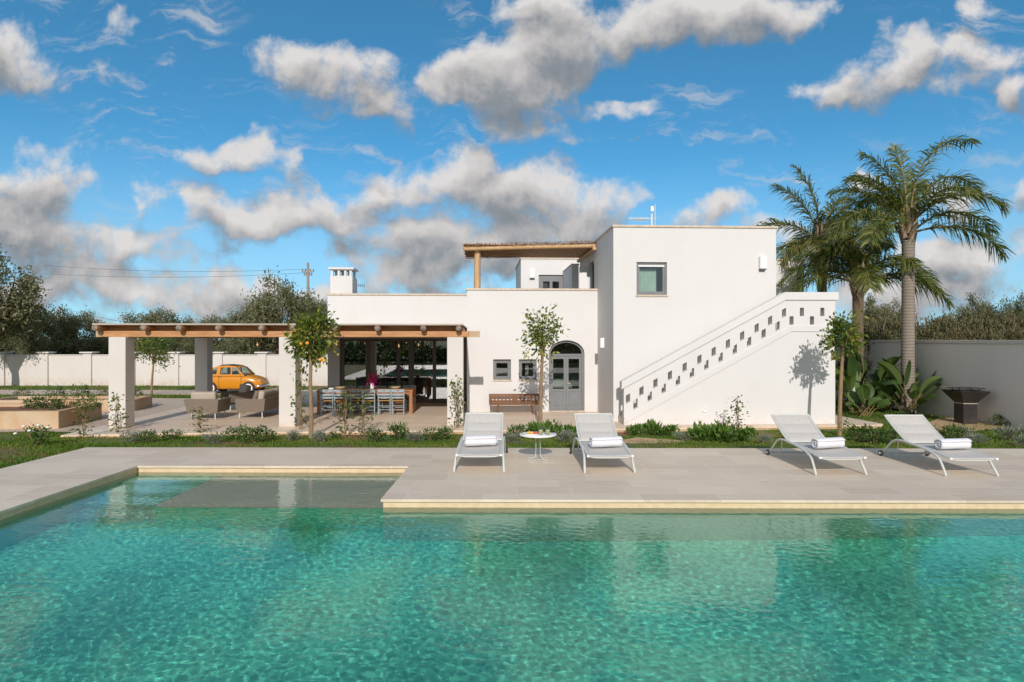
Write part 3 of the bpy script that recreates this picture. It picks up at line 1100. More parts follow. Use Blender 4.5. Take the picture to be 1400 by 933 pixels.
# wide glazing of the living room: six uprights, top and bottom rail, panes
gz = MB()
gv = 5.52
for a, w in ((-8.865, .14), (-7.93, .14), (-6.83, .13), (-6.40, .20), (-5.52, .13), (-4.36, .12)):
    gz.box(a, a + w, gv - .04, gv + .06, PZ + .012, 2.145)
ups = [-8.725, -7.93, -7.79, -6.83, -6.70, -6.40, -6.20, -5.52, -5.39, -4.36]
for i in range(0, 10, 2):
    gz.box(ups[i] + .001, ups[i + 1] - .001, gv - .03, gv + .05, PZ + .012, PZ + .14)
    gz.box(ups[i] + .001, ups[i + 1] - .001, gv - .03, gv + .05, 2.06, 2.145)
glz = gz.build('sliding_glazing', M['bronze'], house, bevel=.006)
for i in range(0, 10, 2):
    MB().box(ups[i] + .001, ups[i + 1] - .001, gv, gv + .008, PZ + .139, 2.061).build('pane', M['bigglass'], glz)
MB().box(-8.87, -4.2, 5.30, 5.40, PZ + .001, PZ + .02).build('threshold', M['tablewood'], glz)
MB().box(-4.3, -4.19, 5.40, 5.66, PZ + .012, 2.149).build('end_pane', M['bigglass'], glz)

# terrace paving round the house
pv = MB().plate([[(-13.85, -1.85), (-9.9, -1.55), (-4.8, -1.52), (0, -1.42), (6.95, -1.0), (6.95, 9), (-4.18, 9), (-4.18, 11.5), (-13.95, 11.5)]], -.32, PZ, lambda a, b, t: (a, b, t))
terr = structure(pv, 'terrace_paving', M['patio'])
terr.location, terr.rotation_euler = B(0, 0), (0, 0, TH)
pb = MB().plate([[(-13.88, -1.88), (-9.9, -1.58), (-4.8, -1.55), (0, -1.45), (6.98, -1.03), (6.98, 2.5), (-13.98, 11.2)]], -.40, -.235, lambda a, b, t: (a, b, t))
ped = structure(pb, 'terrace_edge', M['sandstone'])
ped.location, ped.rotation_euler = B(0, 0), (0, 0, TH)
pt = MB().plate([[(6.955, -.95), (7.3, -.8), (6.96, 2.6)], ], -.30, PZ - .004, lambda a, b, t: (a, b, t))
pth = structure(pt, 'side_path', M['patio'])
pth.location, pth.rotation_euler = B(0, 0), (0, 0, TH)

# ------------------------------------------------------------------ staircase along the tower
VS = -.72
stair = empty('staircase', B(0, 0), TH, 'white outdoor staircase climbing the tower wall behind a parapet pierced with small square holes', 'staircase')
P = lambda x, y: on_v(x, y, VS)
u0, u1 = P(853, 581)[0], 6.0
top = [P(852.5, 531), P(1073.7, 410.5), (u1, P(1134, 410.5)[1])]
band_lo = [P(853, 580.3), P(1081.9, 453.6), (u1, P(1134, 453.6)[1])]
outline = [(u0, PZ), (u1, PZ), (u1, top[2][1]), top[1], (u0, top[0][1])]
UP = [(109, 778), (161, 749), (215, 719), (271, 689), (328, 657), (385, 627), (440, 597), (495, 567), (550, 536), (606, 506), (658, 477), (712, 447), (781, 443), (860, 443)]
LO = [(138, 799), (193, 770), (247, 739), (302, 709), (356, 679), (412, 648), (467, 619), (522, 588), (577, 558), (633, 527), (687, 498), (741, 476), (820, 476)]
slope = (top[1][1] - top[0][1]) / (top[1][0] - top[0][0])
holes = []
for lst, nflat in ((UP, 2), (LO, 2)):
    for i, (cx, cy) in enumerate(lst):
        u, z = P(820 + cx / 2.826, 270 + cy / 2.826)
        w, h = .058, .115
        k = 0 if i >= len(lst) - nflat else slope
        if lst is LO and i == 0:
            h = .125
        holes.append([(u - w, z - h - k * w), (u + w, z - h + k * w), (u + w, z + h + k * w), (u - w, z + h - k * w)])
par = MB().plate([outline] + holes, VS, VS + .17, UVZ)
par.box(u1 - .17, u1, VS + .172, -.01, PZ, band_lo[2][1] + .4)
par.box(u1 - .17, u1, .0, 1.6, PZ, top[2][1])
par.build('parapet', M['plaster'], stair, bevel=.006)


def strip(lo, dz, ov0, ov1, v0, v1, nm, mat):
    m = MB()
    pts = [(lo[0][0] - ov0, lo[0][1] - ov0 * slope), lo[1], (lo[2][0] + ov1, lo[2][1])]
    dzz = dz
    for (a, za), (b, zb) in zip(pts[:-1], pts[1:]):
        m.hexa([(a, v0, za), (b, v0, zb), (b, v1, zb), (a, v1, za)], [(a, v0, za + dzz), (b, v0, zb + dzz), (b, v1, zb + dzz), (a, v1, za + dzz)])
    return m.build(nm, M[mat], stair, bevel=.006)


strip(top, P(1100, 401.3)[1] - P(1100, 410.5)[1] + .03, .06, .08, VS - .04, VS + .21, 'coping', 'plaster')
strip(band_lo, .17, 0.0, .05, VS - .022, VS - .001, 'string_band', 'plaster')
ns = 15
land = band_lo[1][1] + .08
sx0, sx1 = u0 + .02, band_lo[1][0]
sm = MB()
for i in range(ns):
    a = sx0 + (sx1 - sx0) * i / ns
    b = sx0 + (sx1 - sx0) * (i + 1) / ns - .002
    z = PZ + .01 + (land - PZ) * (i + 1) / ns
    sm.box(a, b, VS + .175, -.005, PZ + .004, z - .035)
sm.box(sx1, u1 - .175, VS + .175, -.005, PZ + .004, land - .01)
sm.build('steps', M['plaster'], stair)
tm = MB()
for i in range(ns):
    a = sx0 + (sx1 - sx0) * i / ns
    b = sx0 + (sx1 - sx0) * (i + 1) / ns - .002
    z = PZ + .01 + (land - PZ) * (i + 1) / ns
    tm.box(a - .02, b - .022, VS + .176, -.006, z - .033, z)
tm.build('tread', M['coping'], stair)
vu, vz = P(963, 561)
tag(MB().lathe([(.062, 0), (.062, .02), (.045, .02), (.045, .008), (.001, .008)], 20, (0, 0, 0), axis='y').build('vent_cap', M['white'], None), 'small round white vent low on the staircase wall', 'vent')
vc = bpy.data.objects['vent_cap']
vc.location = B(vu, VS - .002, vz)
vc.rotation_euler = (0, 0, TH + pi)


# ------------------------------------------------------------------ wall lights
def wall_light(px0, py0, px1, py1, v, label, cap=True, side=False, uvz=None):
    if uvz is None:
        (ua, za), (ub, zb) = on_v(px0, py0, v), on_v(px1, py1, v)
        w, h = ub - ua, za - zb
        loc = B((ua + ub) / 2, v, zb)
        rz = TH
    else:
        u, vv, zb, w, h = uvz
        loc = B(u, vv, zb)
        rz = TH - pi / 2
    r = empty('wall_light', loc, rz, label, 'wall light', 'box lights on the villa walls')
    MB().box(-w / 2, w / 2, -.12, -.002, .035 if cap else 0, h).build('shade', M['white'], r, bevel=.006)
    if cap:
        MB().box(-w / 2 + .01, w / 2 - .01, -.11, -.004, 0, .033).build('lamp_base', M['bronze'], r)
    return r


wall_light(1037, 351.4, 1046, 369.8, 0.0, 'white box light high on the tower right of the window')
wall_light(724, 369, 731, 381.5, 8.6, 'white box light on the rear wall beside the roof terrace door')
wall_light(0, 0, 0, 0, 0, 'white box light low on the shaded side of the tower by the front door', cap=False, uvz=(0, 1.35, 1.86, .12, .30))
wall_light(0, 0, 0, 0, 0, 'white box light on the tower side under the reed canopy', uvz=(0, 5.3, 4.5, .12, .28))

# ------------------------------------------------------------------ roof terrace canopy of reeds
can = empty('reed_canopy', B(0, 0), TH, 'flat canopy of dry reeds on a pine post above the roof terrace', 'canopy')
zl, zr = 5.03, 5.16
zc = lambda u: zl + (zr - zl) * (u + 4.28) / 4.28
MB().tube([(-4.3, 2.66, zc(-4.3)), (-2.1, 2.66, zc(-2.1) + .01), (-.03, 2.66, zc(0))], [.07, .076, .07], 10).build('front_log', M['post'], can)
MB().tube([(-.07, 2.5, zc(0) - .10), (-.07, 5.9, zc(0) - .08)], .065, 10).build('side_log', M['post'], can)
MB().tube([(-3.86, 2.86, 2.9), (-3.86, 2.86, 3.9), (-3.85, 2.86, 5.0)], [.105, .108, .10], 12).build('post', M['post'], can)
MB().tube([(-3.86, 2.7, zc(-3.86) - .06), (-3.86, 5.7, zc(-3.86) + .00)], .055, 8).build('cross_log', M['post'], can)
rng = np.random.RandomState(5)
rd = MB()
# thatch in overlapping courses of short stems: each course hangs a little below the one above
for c in range(9):
    v0 = 2.56 + c * .345
    for i in range(118):
        u = -4.33 + 4.27 * (i + rng.rand()) / 118
        z = zc(u) + .105 - .012 * c * 0 + rng.uniform(-.022, .022)
        L = rng.uniform(.36, .52)
        r = rng.uniform(.010, .019)
        du = rng.uniform(-.03, .03)
        rd.tube([(u, v0 + rng.uniform(-.05, .03), z - rng.uniform(0, .03)), (min(u + du, -.02), v0 + L, z + .03)], [r, r * .8], 5, caps=True, smooth=False)
    # small battens tie the stems from below
    rd.tube([(-4.3, v0 + .17, zc(-4.3) + .065), (-.05, v0 + .17, zc(0) + .065)], .012, 5)
for i in range(300):                                     # loose tips along the front edge
    u = -4.34 + 4.28 * rng.rand()
    z = zc(u) + .10 + rng.uniform(0, .05)
    rd.tube([(u, 2.60, z), (u + rng.uniform(-.03, .03), 2.60 - rng.uniform(.05, .14), z + rng.uniform(-.02, .03))], [.010, .004], 4, smooth=False)
rd.box(-4.30, -.03, 2.6, 5.6, 0, .02, Matrix.Translation((0, 0, zl + .13)) @ Matrix.Rotation(math.atan2(zr - zl, 4.28) * 0, 4, 'Y'))
rd.build('reed_thatch', M['reed'], can)

# ------------------------------------------------------------------ pergola over the dining terrace
per = empty('pergola', B(0, 0), TH, 'long pergola with square white columns and orange pine beams over the dining terrace', 'pergola')
for a, v in ((-13.4, -.72), (-9.05, -.70), (-4.63, -.70), (-13.6, 4.5)):
    MB().box(a, a + .43, v, v + .43, PZ + .001, 2.175).build('column', M['wallstone'], per, bevel=.012)
MB().box(-13.62, -4.05, -.62, -.42, 2.178, 2.335).build('front_beam', M['beam'], per, bevel=.008)
MB().box(-13.62, -9.35, 4.58, 4.80, 2.178, 2.335).build('rear_beam', M['beam'], per, bevel=.008)
MB().box(-13.78, -13.622, -.625, -.415, 2.176, 2.338).build('beam_end', M['beamend'], per, bevel=.006)
MB().box(-4.048, -3.76, -.625, -.415, 2.176, 2.338).build('beam_end', M['beamend'], per, bevel=.006)
ru = [-13.66, -12.45, -11.55, -10.55, -9.45, -8.65, -7.55, -6.45, -5.25, -4.32]
for i, a in enumerate(ru):
    r = MB().tube([(a, -.86, 2.408), (a + .02, 2.2, 2.41), (a, 5.38, 2.40)], [.076, .068, .070], 10, caps=False).build('rafter', M['rafter'], per)
    MB().lathe([(.001, -.004), (.0755, 0), (.076, .02)], 14, (a, -.872, 2.408), axis='y').build('end_grain', M['endgrain'], r)
rb = MB()
for i in range(34):
    v0 = -.74 + i * .181
    rb.box(-13.76 + .02 * sin(i * 2.1), -4.20, v0, v0 + .172, 2.486 + .004 * sin(i * 1.7), 2.508 + .004 * sin(i * 1.7))
rb.build('roof_boards', M['greywood'], per)
MB().box(-13.62, -4.22, -.40, -.365, 2.337, 2.478).build('header_board', M['beam'], per)
MB().box(-13.78, -4.19, -.775, -.742, 2.486, 2.530).build('fascia', M['greywood'], per, bevel=.006)


def lantern(px, py, Y, label):
    p = at_y(px, py, Y)
    r = empty('pendant_lantern', p, TH, label, 'lantern', 'wire lanterns hanging under the pergola')
    m = MB()
    w, h = .15, .15
    for a in (-w, 0, w):
        for b in (-w, w):
            m.tube([(a, b, -h), (a, b, h)], .010, 5)
            m.tube([(b, a, -h), (b, a, h)], .010, 5)
    for z in (-h, 0, h):
        m.tube([(-w, -w, z), (w, -w, z), (w, w, z), (-w, w, z), (-w, -w, z)], .007, 5)
    m.build('cage', M['bronze'], r)
    MB().tube([(0, 0, .02), (0, 0, 2.48 - p.z)], .005, 5).build('cord', M['black'], r)
    MB().lathe([(.001, -.075), (.02, -.06), (.03, -.03), (.022, .005), (.012, .03)], 10).build('bulb', M['bulb'], r)
    return r


def bulb_mat():
    m, t, b = new_mat('warm_bulb')
    b.inputs['Base Color'].default_value = (.9, .75, .5, 1)
    b.inputs['Emission Color'].default_value = (1, .62, .25, 1)
    b.inputs['Emission Strength'].default_value = 0.9
    return m


M['bulb'] = bulb_mat()
lantern(545, 472, 19.6, 'wire cage lantern hanging over the right half of the dining table')
lantern(572, 470.5, 20.9, 'wire cage lantern hanging nearest the right end of the glazing')
lantern(352, 470, 19.6, 'wire cage lantern hanging over the lounge sofas')
lantern(460, 469.5, 20.0, 'wire cage lantern hanging behind the orange tree crown')

# ------------------------------------------------------------------ garden walls
def garden_wall():
    r = empty('garden_wall', (0, 0, 0), 0, 'long white garden wall with capped pillars behind the car and lawn', 'wall')
    Y, z0, zt = 33.4, -.55, 1.25
    MB().box(-44, 13.3, Y, Y + .22, z0, zt).build('wall_panel', M['wallstone'], r)
    MB().box(-44, 13.3, Y - .03, Y + .25, zt + .002, zt + .05).build('wall_coping', M['wallstone'], r, bevel=.008)
    x0 = at_y(61, 500, Y).x
    for k in range(-6, 16):
        x = x0 + 2.39 * k
        p = MB().box(x - .23, x + .23, Y - .10, Y + .32, z0, zt + .12).build('pillar', M['wallstone'], r, bevel=.008)
        MB().box(x - .36, x + .36, Y - .20, Y + .42, zt + .122, zt + .20).build('pillar_cap', M['wallstone'], p, bevel=.015)
    return r


garden_wall()
sw = empty('side_wall', (0, 0, 0), 0, 'tall plain white boundary wall in shade behind the barbecue', 'wall')
MB().box(13.4, 13.65, 1.0, 33.2, -.6, 1.99).build('wall_panel', M['sidewall'], sw)
MB().box(13.36, 13.69, 0.96, 33.24, 1.992, 2.095).build('wall_coping', M['wallstone'], sw, bevel=.008)


# ------------------------------------------------------------------ raised planters
def planter(px, py, w, d, h, label):
    c = garden(px, py)                      # front right corner
    r = empty('stone_planter', (c.x, c.y, c.z - .02), TH, label, 'planter', 'raised stone planters beside the terrace')
    t = .16
    m = MB().plate([[(-w, 0), (0, 0), (-.25, d), (-w, d)], [(-w + t, t), (-t * 1.2, t), (-.25 - t, d - t), (-w + t, d - t)]], 0, h, lambda a, b, z: (a, b, z))
    m.build('kerb', M['planter'], r, bevel=.02)
    MB().plate([[(-w + .05, .05), (-.08, .05), (-.32, d - .05), (-w + .05, d - .05)]], .02, h - .10, lambda a, b, z: (a, b, z)).build('soil', M['soil'], r)
    return r, c


planter(80, 587, 5.5, 2.3, .50, 'raised tufa planter with red stained face at the left edge of the photo')
planter(184, 563, 5.0, 1.6, .42, 'long raised stone planter just left of the pergola')

# ------------------------------------------------------------------ foliage helpers
def unit(v):
    return v / (np.linalg.norm(v, axis=-1, keepdims=True) + 1e-9)


def leaf_quads(rng, P, L, Wd, axis=None, spread=1.0, droop=0.0):
    """leaf blades (kite shaped quads) at points P; axis gives preferred directions"""
    n = len(P)
    d = rng.normal(size=(n, 3)) * spread
    if axis is not None:
        d = d + axis
    d[:, 2] -= droop
    d = unit(d)
    s = unit(np.cross(d, rng.normal(size=(n, 3))))
    nrm = np.cross(d, s)
    l = L * rng.uniform(.7, 1.25, (n, 1))
    w = Wd * rng.uniform(.75, 1.25, (n, 1))
    V = np.empty((n, 4, 3))
    V[:, 0] = P
    V[:, 1] = P + d * l * .5 + s * w * .5 + nrm * w * .12
    V[:, 2] = P + d * l
    V[:, 3] = P + d * l * .5 - s * w * .5 + nrm * w * .12
    return V


def crown_points(rng, n, rx, ry, rz, clumps=40, spread=.20, hollow=.55, flat=0.0):
    """points gathered in clumps through an ellipsoid, thinner towards its middle"""
    c = unit(rng.normal(size=(clumps, 3)))
    rad = rng.uniform(hollow, 1.0, (clumps, 1)) * (1 + rng.normal(size=(clumps, 1)) * .08)
    c = c * rad
    c[:, 2] = np.where(c[:, 2] < -.3, c[:, 2] * (1 - flat), c[:, 2])
    size = rng.uniform(.6, 1.4, clumps)
    k = rng.choice(clumps, n, p=size / size.sum())
    p = c[k] + rng.normal(size=(n, 3)) * (spread * size[k])[:, None]
    out = unit(p)
    return p * np.array([rx, ry, rz]), out, k


def tree_trunk(name, pts, rad, mat, parent, limbs=(), n=8):
    m = MB().tube(pts, rad, n)
    for lp, lr in limbs:
        m.tube(lp, lr, 6)
    return m.build(name, M[mat], parent, fix=False)


def olive_tree(seed, n=15000, h=5.0, r=2.3, leafL=.19, leafW=.07, mat='olive', kind='olive_tree'):
    rng = np.random.RandomState(seed)
    root = empty(kind)
    zc_ = h * .60
    limbs = []
    for i in range(7):
        a = i * 2 * pi / 7 + rng.uniform(-.3, .3)
        e = (r * .65 * cos(a), r * .65 * sin(a), zc_ + rng.uniform(-.4, 1.0))
        limbs.append(([(0, 0, h * .2), (e[0] * .45, e[1] * .45, h * .38), e], [.13, .09, .03]))
    tree_trunk('trunk', [(0, 0, -.2), (.06, .04, h * .15), (0, 0, h * .3)], [.28, .22, .17], 'bark', root, limbs)
    P, out, k = crown_points(rng, n, r * .94, r * .94, h * .40, 85, .115, .5, .35)
    P[:, 2] += zc_
    P[:, 2] = np.maximum(P[:, 2], .25)
    V = leaf_quads(rng, P, leafL, leafW, out * .5 + np.array([0, 0, .35]), .8)
    base = rng.uniform(.15, .75, 85)
    quads('crown', V, M[mat], root, np.clip(base[k] + rng.normal(size=n) * .18, 0, 1))
    return root


ol = [olive_tree(21), olive_tree(22, r=2.6, h=4.6), olive_tree(23, r=2.1, h=5.2)]
for o_ in ol:
    tag(o_, cat='olive tree', group='olive trees beyond the garden wall')
used_ol = [False] * 3


def put_tree(protos, used, i, px, top, Y, wpx, label, h0, r0):
    x = at_y(px, HZ, Y).x
    g = ground_z(x, Y)
    h = CH + (HZ - top) * Y / F - g
    w = wpx * Y / F / 2
    sc = (w / r0, w / r0, h / h0)
    rz = (i * 1.7) % 6.28
    k = i % len(protos)
    if used[k]:
        o = dup(protos[k], (x, Y, g), rz, label, sc)
    else:
        o = protos[k]
        used[k] = True
        o.location, o.rotation_euler, o.scale = (x, Y, g), (0, 0, rz), sc
        o['label'] = label
    return o


OLIVES = [
    (68, 428, 38, 80, 'grey green olive tree beyond the garden wall, second crown from the left edge'),
    (108, 421, 40, 66, 'olive tree beyond the garden wall behind the thin wooden pole'),
    (148, 452, 44, 66, 'low olive bush beyond the garden wall above the left end of the pergola'),
    (20, 428, 44, 90, 'olive tree filling the gap behind the big dark tree at the left edge'),
    (218, 419, 40, 84, 'rounded olive crown rising over the pergola roof right of its left end'),
    (185, 440, 50, 70, 'small far olive tree in the dip over the pergola roof'),
    (262, 440, 46, 60, 'olive tree in the low gap left of the large olive over the pergola'),
    (302, 428, 42, 64, 'mid sized olive tree above the parked orange car'),
    (338, 426, 40, 62, 'olive tree touching the left flank of the largest olive over the pergola'),
    (388, 389, 36, 104, 'largest broad olive tree standing behind the orange tree and pergola'),
    (432, 402, 39, 70, 'olive tree partly hidden by the chimney wing corner'),
    (360, 425, 48, 90, 'olive tree behind the largest one seen low over the pergola beam'),
    (250, 458, 37, 70, 'lower olive foliage seen under the pergola between its left columns'),
    (330, 458, 37, 84, 'lower olive foliage seen under the pergola above the car roof'),
    (1204, 414, 46, 66, 'dark olive tree on the rise between the two right palm trunks'),
    (1228, 418, 52, 50, 'olive tree directly behind the tallest palm trunk'),
    (1300, 424, 50, 56, 'small olive tree on the rise right of the tallest palm'),
    (1340, 412, 44, 66, 'rounded dark olive tree on the rise near the right edge'),
    (1388, 411, 42, 66, 'rightmost dark olive tree on the rise at the right edge'),
]
for i, (px, tp, Y, wp, lb) in enumerate(OLIVES):
    put_tree(ol, used_ol, i, px, tp, Y, wp, lb, 5.05, 2.35)

big = olive_tree(31, n=24000, h=7.6, r=2.5, leafL=.21, leafW=.07)
bx = at_y(-18, HZ, 31.6).x
big.location = (bx, 31.6, ground_z(bx, 31.6))
tag(big, 'tall dark olive tree cut by the left edge of the photo', 'olive tree')

db = [olive_tree(41 + i, n=8000, h=2.2, r=1.5, leafL=.13, leafW=.06, mat='drybush', kind='dry_bush') for i in range(2)]
for o_ in db:
    tag(o_, cat='bush', group='dry bushes on the bank beyond the right wall')
used_db = [False] * 2
rr = random.Random(4)
spots = ['behind the left palm trunk', 'beside the left palm trunk', 'left of the tallest palm trunk', 'right of the tallest palm trunk', 'above the strelitzia end of the wall', 'above the middle of the right wall',
         'above the barbecue plate', 'right of the barbecue', 'at the right edge', 'beyond the right edge bush']
for i in range(10):
    px = 1180 + i * 25
    for row, (Y, tp) in enumerate(((24 + .8 * rr.random(), 447), (30 + rr.random() * 2, 437))):
        put_tree(db, used_db, i * 2 + row, px + rr.uniform(-8, 8) + row * 12, tp + rr.uniform(-5, 6), Y, 70 if row == 0 else 74,
                 'dry brownish bush in the %s row, %s' % (('front', 'back')[row], spots[i]), 2.25, 1.6)
bank = MB()
bx0 = 13.8
for i in range(9):
    for j in range(15):
        x, y = bx0 + i * 2.6, 16 + j * 1.8
        bank.v.append((x, y, ground_z(x, y) + min(1, i / 1.5) * (1.1 + .25 * sin(i * 1.3 + j)) + (0 if i else -.3)))
bank.f = [(i * 15 + j, (i + 1) * 15 + j, (i + 1) * 15 + j + 1, i * 15 + j + 1) for i in range(8) for j in range(14)]
bank.sm = [True] * len(bank.f)
structure(bank, 'earth_bank', M['ground'])

# hedge across the lawn behind the photographer: seen only as the green mirrored in the glazing
rng = np.random.RandomState(77)
hg = empty('hedge', (0, -13, -.1), 0, 'dark green hedge across the lawn, mirrored in the dining room glazing', 'hedge')
P = np.stack([rng.uniform(-26, 22, 16000), rng.normal(0, .55, 16000), rng.beta(1.2, 1.1, 16000) * 2.1], -1)
P[:, 2] *= 1 + .35 * np.sin(P[:, 0] * .55) * np.cos(P[:, 0] * .21 + 1)
quads('foliage', leaf_quads(rng, P, .38, .16), M['shrub'], hg, rng.uniform(0, .8, 16000))
MB().tube([(-26, 0, .3), (22, 0, .3)], .12, 6).build('stem', M['bark'], hg)

# ------------------------------------------------------------------ palms
def frond(parent, rng, base, az, el, L, bend, leaf=.70, n=54, twist=0.0, brown=0.0):
    pts, p = [], np.array(base, float)
    side_az = az
    seg = 16
    tang = []
    for i in range(seg + 1):
        s = i / seg
        e = el - bend * s ** 1.35
        a = az + twist * s * s
        d = np.array([cos(a) * cos(e), sin(a) * cos(e), sin(e)])
        pts.append(p.copy())
        tang.append(d)
        p = p + d * L / seg
    pts = np.array(pts)
    tang = np.array(tang)
    Q, T = [], []
    for k in range(n):
        s = .16 + .84 * (k + rng.uniform(-.3, .3)) / n
        s = min(s, .995)
        f = s * seg
        i = min(int(f), seg - 1)
        c = pts[i] + (pts[i + 1] - pts[i]) * (f - i)
        d = tang[i]
        sd = unit(np.cross(d, [0, 0, 1.0]))
        up = np.cross(sd, d)
        ll = leaf * (0.45 + .75 * sin(pi * min(1, s * .92 + .06)) ** .8) * rng.uniform(.8, 1.15)
        if s > .9:
            ll *= .75
        for sg in (-1, 1):
            for rep in range(2):
                roll = rng.normal(.12, .42)
                dirv = unit(sd * sg * cos(roll) + up * sin(roll) + d * rng.uniform(.45, .9) * (1 + s * .6))
                w = .034 * rng.uniform(.8, 1.2)
                wv = unit(np.cross(dirv, rng.normal(size=3) * .5 + up))
                a = c
                b = c + dirv * ll * .5 + np.array([0, 0, -.05 * ll])
                e_ = c + dirv * ll * .88 + np.array([0, 0, -.34 * ll])
                Q.append([a - wv * w * .35, a + wv * w * .35, b + wv * w * .5, b - wv * w * .5])
                Q.append([b - wv * w * .5, b + wv * w * .5, e_ + wv * w * .08, e_ - wv * w * .08])
                t = np.clip(rng.uniform(.1, .62) + brown + (.25 if s > .93 else 0), 0, 1)
                T += [t, t]
    o = quads('frond', np.array(Q), M['frond'], parent, T)
    MB().tube([tuple(q) for q in pts], [.035 * (1 - .85 * i / seg) + .004 for i in range(seg + 1)], 6).build('rachis', M['rachis'], o, fix=False)
    return o


def palm(seed, x, y, hz, tr, fronds, label, lean=(0, 0)):
    rng = np.random.RandomState(seed)
    g = ground_z(x, y)
    r = empty('palm_tree', (x, y, g), 0, label, 'palm tree', 'palm trees beside the staircase')
    H = hz - g
    tp = [(lean[0] * t, lean[1] * t, -.15 + (H + .15) * t) for t in (0, .05, .25, .5, .8, 1)]
    MB().tube(tp, [tr * 1.35, tr * 1.12, tr, tr * .95, tr * .92, tr * .95], 18).build('trunk', M['bark' if seed == 2 else 'palmtrunk'], r, fix=False)
    b = MB()                               # old frond bases flaring round the top
    for k in range(12):
        a = k * 2.4
        z0 = H - .12 + .05 * k
        b.tube([(lean[0] + tr * .55 * cos(a), lean[1] + tr * .55 * sin(a), z0), (lean[0] + tr * 1.05 * cos(a), lean[1] + tr * 1.05 * sin(a), z0 + .35),
                (lean[0] + tr * 1.0 * cos(a), lean[1] + tr * 1.0 * sin(a), z0 + .8)], [tr * .5, tr * .38, tr * .12], 7)
    b.build('crownshaft', M['boots'], r, fix=False)
    c = (lean[0], lean[1], H + .45)
    for f in fronds:
        az, el, L, bend = f[:4]
        ex = f[4] if len(f) > 4 else {}
        frond(r, rng, (c[0] + tr * .4 * cos(radians(az)), c[1] + tr * .4 * sin(radians(az)), c[2] + rng.uniform(-.25, .15)), radians(az), radians(el), L, radians(bend), **ex)
    return r


p1 = at_y(1241, HZ, 20.2)
palm(1, p1.x, 20.2, 5.35, .20, [
    (20, 88, 5.1, 108), (22, 64, 4.4, 112), (5, 42, 3.3, 104), (-15, 16, 3.0, 88), (170, 62, 2.9, 80), (195, 36, 3.3, 108), (150, 10, 3.1, 82), (215, 8, 2.9, 70),
    (95, 66, 3.0, 100), (85, 30, 3.0, 105), (-80, 58, 2.7, 105), (125, 80, 3.0, 75), (-35, 50, 2.9, 120), (150, 84, 2.9, 55), (80, 88, 3.3, 45), (175, 70, 2.6, 70), (50, 70, 3.4, 85)],
    'tallest palm with a ringed grey trunk rightmost of the three palms', (.02, 0))
p2 = at_y(1173, HZ, 21.6)
palm(2, p2.x, 21.6, 3.75, .19, [
    (5, 40, 3.2, 112), (-20, 14, 3.0, 80), (175, 45, 3.0, 112), (190, 20, 3.0, 85), (160, 66, 2.5, 95), (90, 60, 2.8, 95), (60, 48, 2.8, 105), (-70, 52, 2.4, 105),
    (-110, 34, 2.5, 105), (30, 70, 2.6, 100), (130, 25, 2.8, 95), (-40, 30, 2.6, 98), (100, 85, 2.3, 60), (200, 70, 2.3, 95)],
    'shorter bushy palm in the middle with a dark trunk behind the staircase end')
p3 = at_y(1124, HZ, 23.6)
palm(3, p3.x, 23.6, 5.55, .18, [
    (150, 88, 3.2, 40), (175, 76, 3.0, 60), (180, 40, 2.9, 82), (165, 5, 2.6, 70), (15, 60, 3.0, 115), (0, 30, 2.8, 90), (-20, 70, 2.8, 120), (60, 50, 2.7, 100), (-90, 30, 2.4, 120, dict(brown=.3)),
    (-70, 0, 2.4, 75, dict(brown=.35)), (200, -5, 2.3, 60, dict(brown=.3)), (90, 30, 2.6, 95), (-45, 60, 2.6, 130), (30, 78, 2.7, 90), (-120, -10, 2.2, 60, dict(brown=.4))],
    'left palm with ragged browning fronds rising behind the staircase landing')


# ------------------------------------------------------------------ strelitzia clumps
def paddle_leaf(base, az, el, stalk, L, Wd, rng):
    """a bent stalk and a broad blade with a fold along its midrib"""
    d0 = np.array([cos(az) * cos(el), sin(az) * cos(el), sin(el)])
    p0 = np.array(base, float)
    p1 = p0 + d0 * stalk
    m = MB()
    m.tube([tuple(p0), tuple(p0 + d0 * stalk * .5 + np.array([0, 0, .03])), tuple(p1)], [.022, .016, .011], 6)
    Q, T = [], []
    seg = 7
    e = el
    c = p1
    prev = None
    sd = np.array([-sin(az), cos(az), 0]) * rng.choice([-1, 1])
    roll = rng.uniform(-.9, .9)
    t = rng.uniform(0, 1)
    for i in range(seg + 1):
        s = i / seg
        e = el - .95 * s * s - .1
        d = np.array([cos(az) * cos(e), sin(az) * cos(e), sin(e)])
        up = np.cross(d, sd)
        w = Wd * (sin(pi * min(1, s * .86 + .10)) ** .7) * (1 if i < seg else .1)
        sr = sd * cos(roll) + up * sin(roll)
        ur = np.cross(d, sr)
        cur = (c - sr * w * .5 + ur * w * .16, c.copy(), c + sr * w * .5 + ur * w * .16)
        if prev is not None:
            Q.append([prev[0], prev[1], cur[1], cur[0]])
            Q.append([prev[1], prev[2], cur[2], cur[1]])
            T += [t * .8, min(1, t * .8 + .15)]
        prev = cur
        c = c + d * L / seg
    return m, Q, T


def strelitzia(seed, px, py, n, hmax, label):
    rng = np.random.RandomState(seed)
    g = garden(px, py)
    r = empty('strelitzia', g, 0, label, 'strelitzia', 'paddle leaved plants by the side wall')
    st_ = MB()
    for i in range(n):
        az = rng.uniform(0, 2 * pi)
        el = rng.uniform(radians(38), radians(86))
        k = rng.uniform(.45, 1)
        m, Q, T = paddle_leaf((rng.uniform(-.16, .16), rng.uniform(-.16, .16), 0), az, el, hmax * .55 * k, hmax * .55 * k, .34 * (.6 + .5 * k), rng)
        st_.add(m.v, m.f, True)
        quads('leaf', np.array(Q), M['banana'], r, T)
    st_.build('stalks', M['rachis'], r, fix=False)
    return r


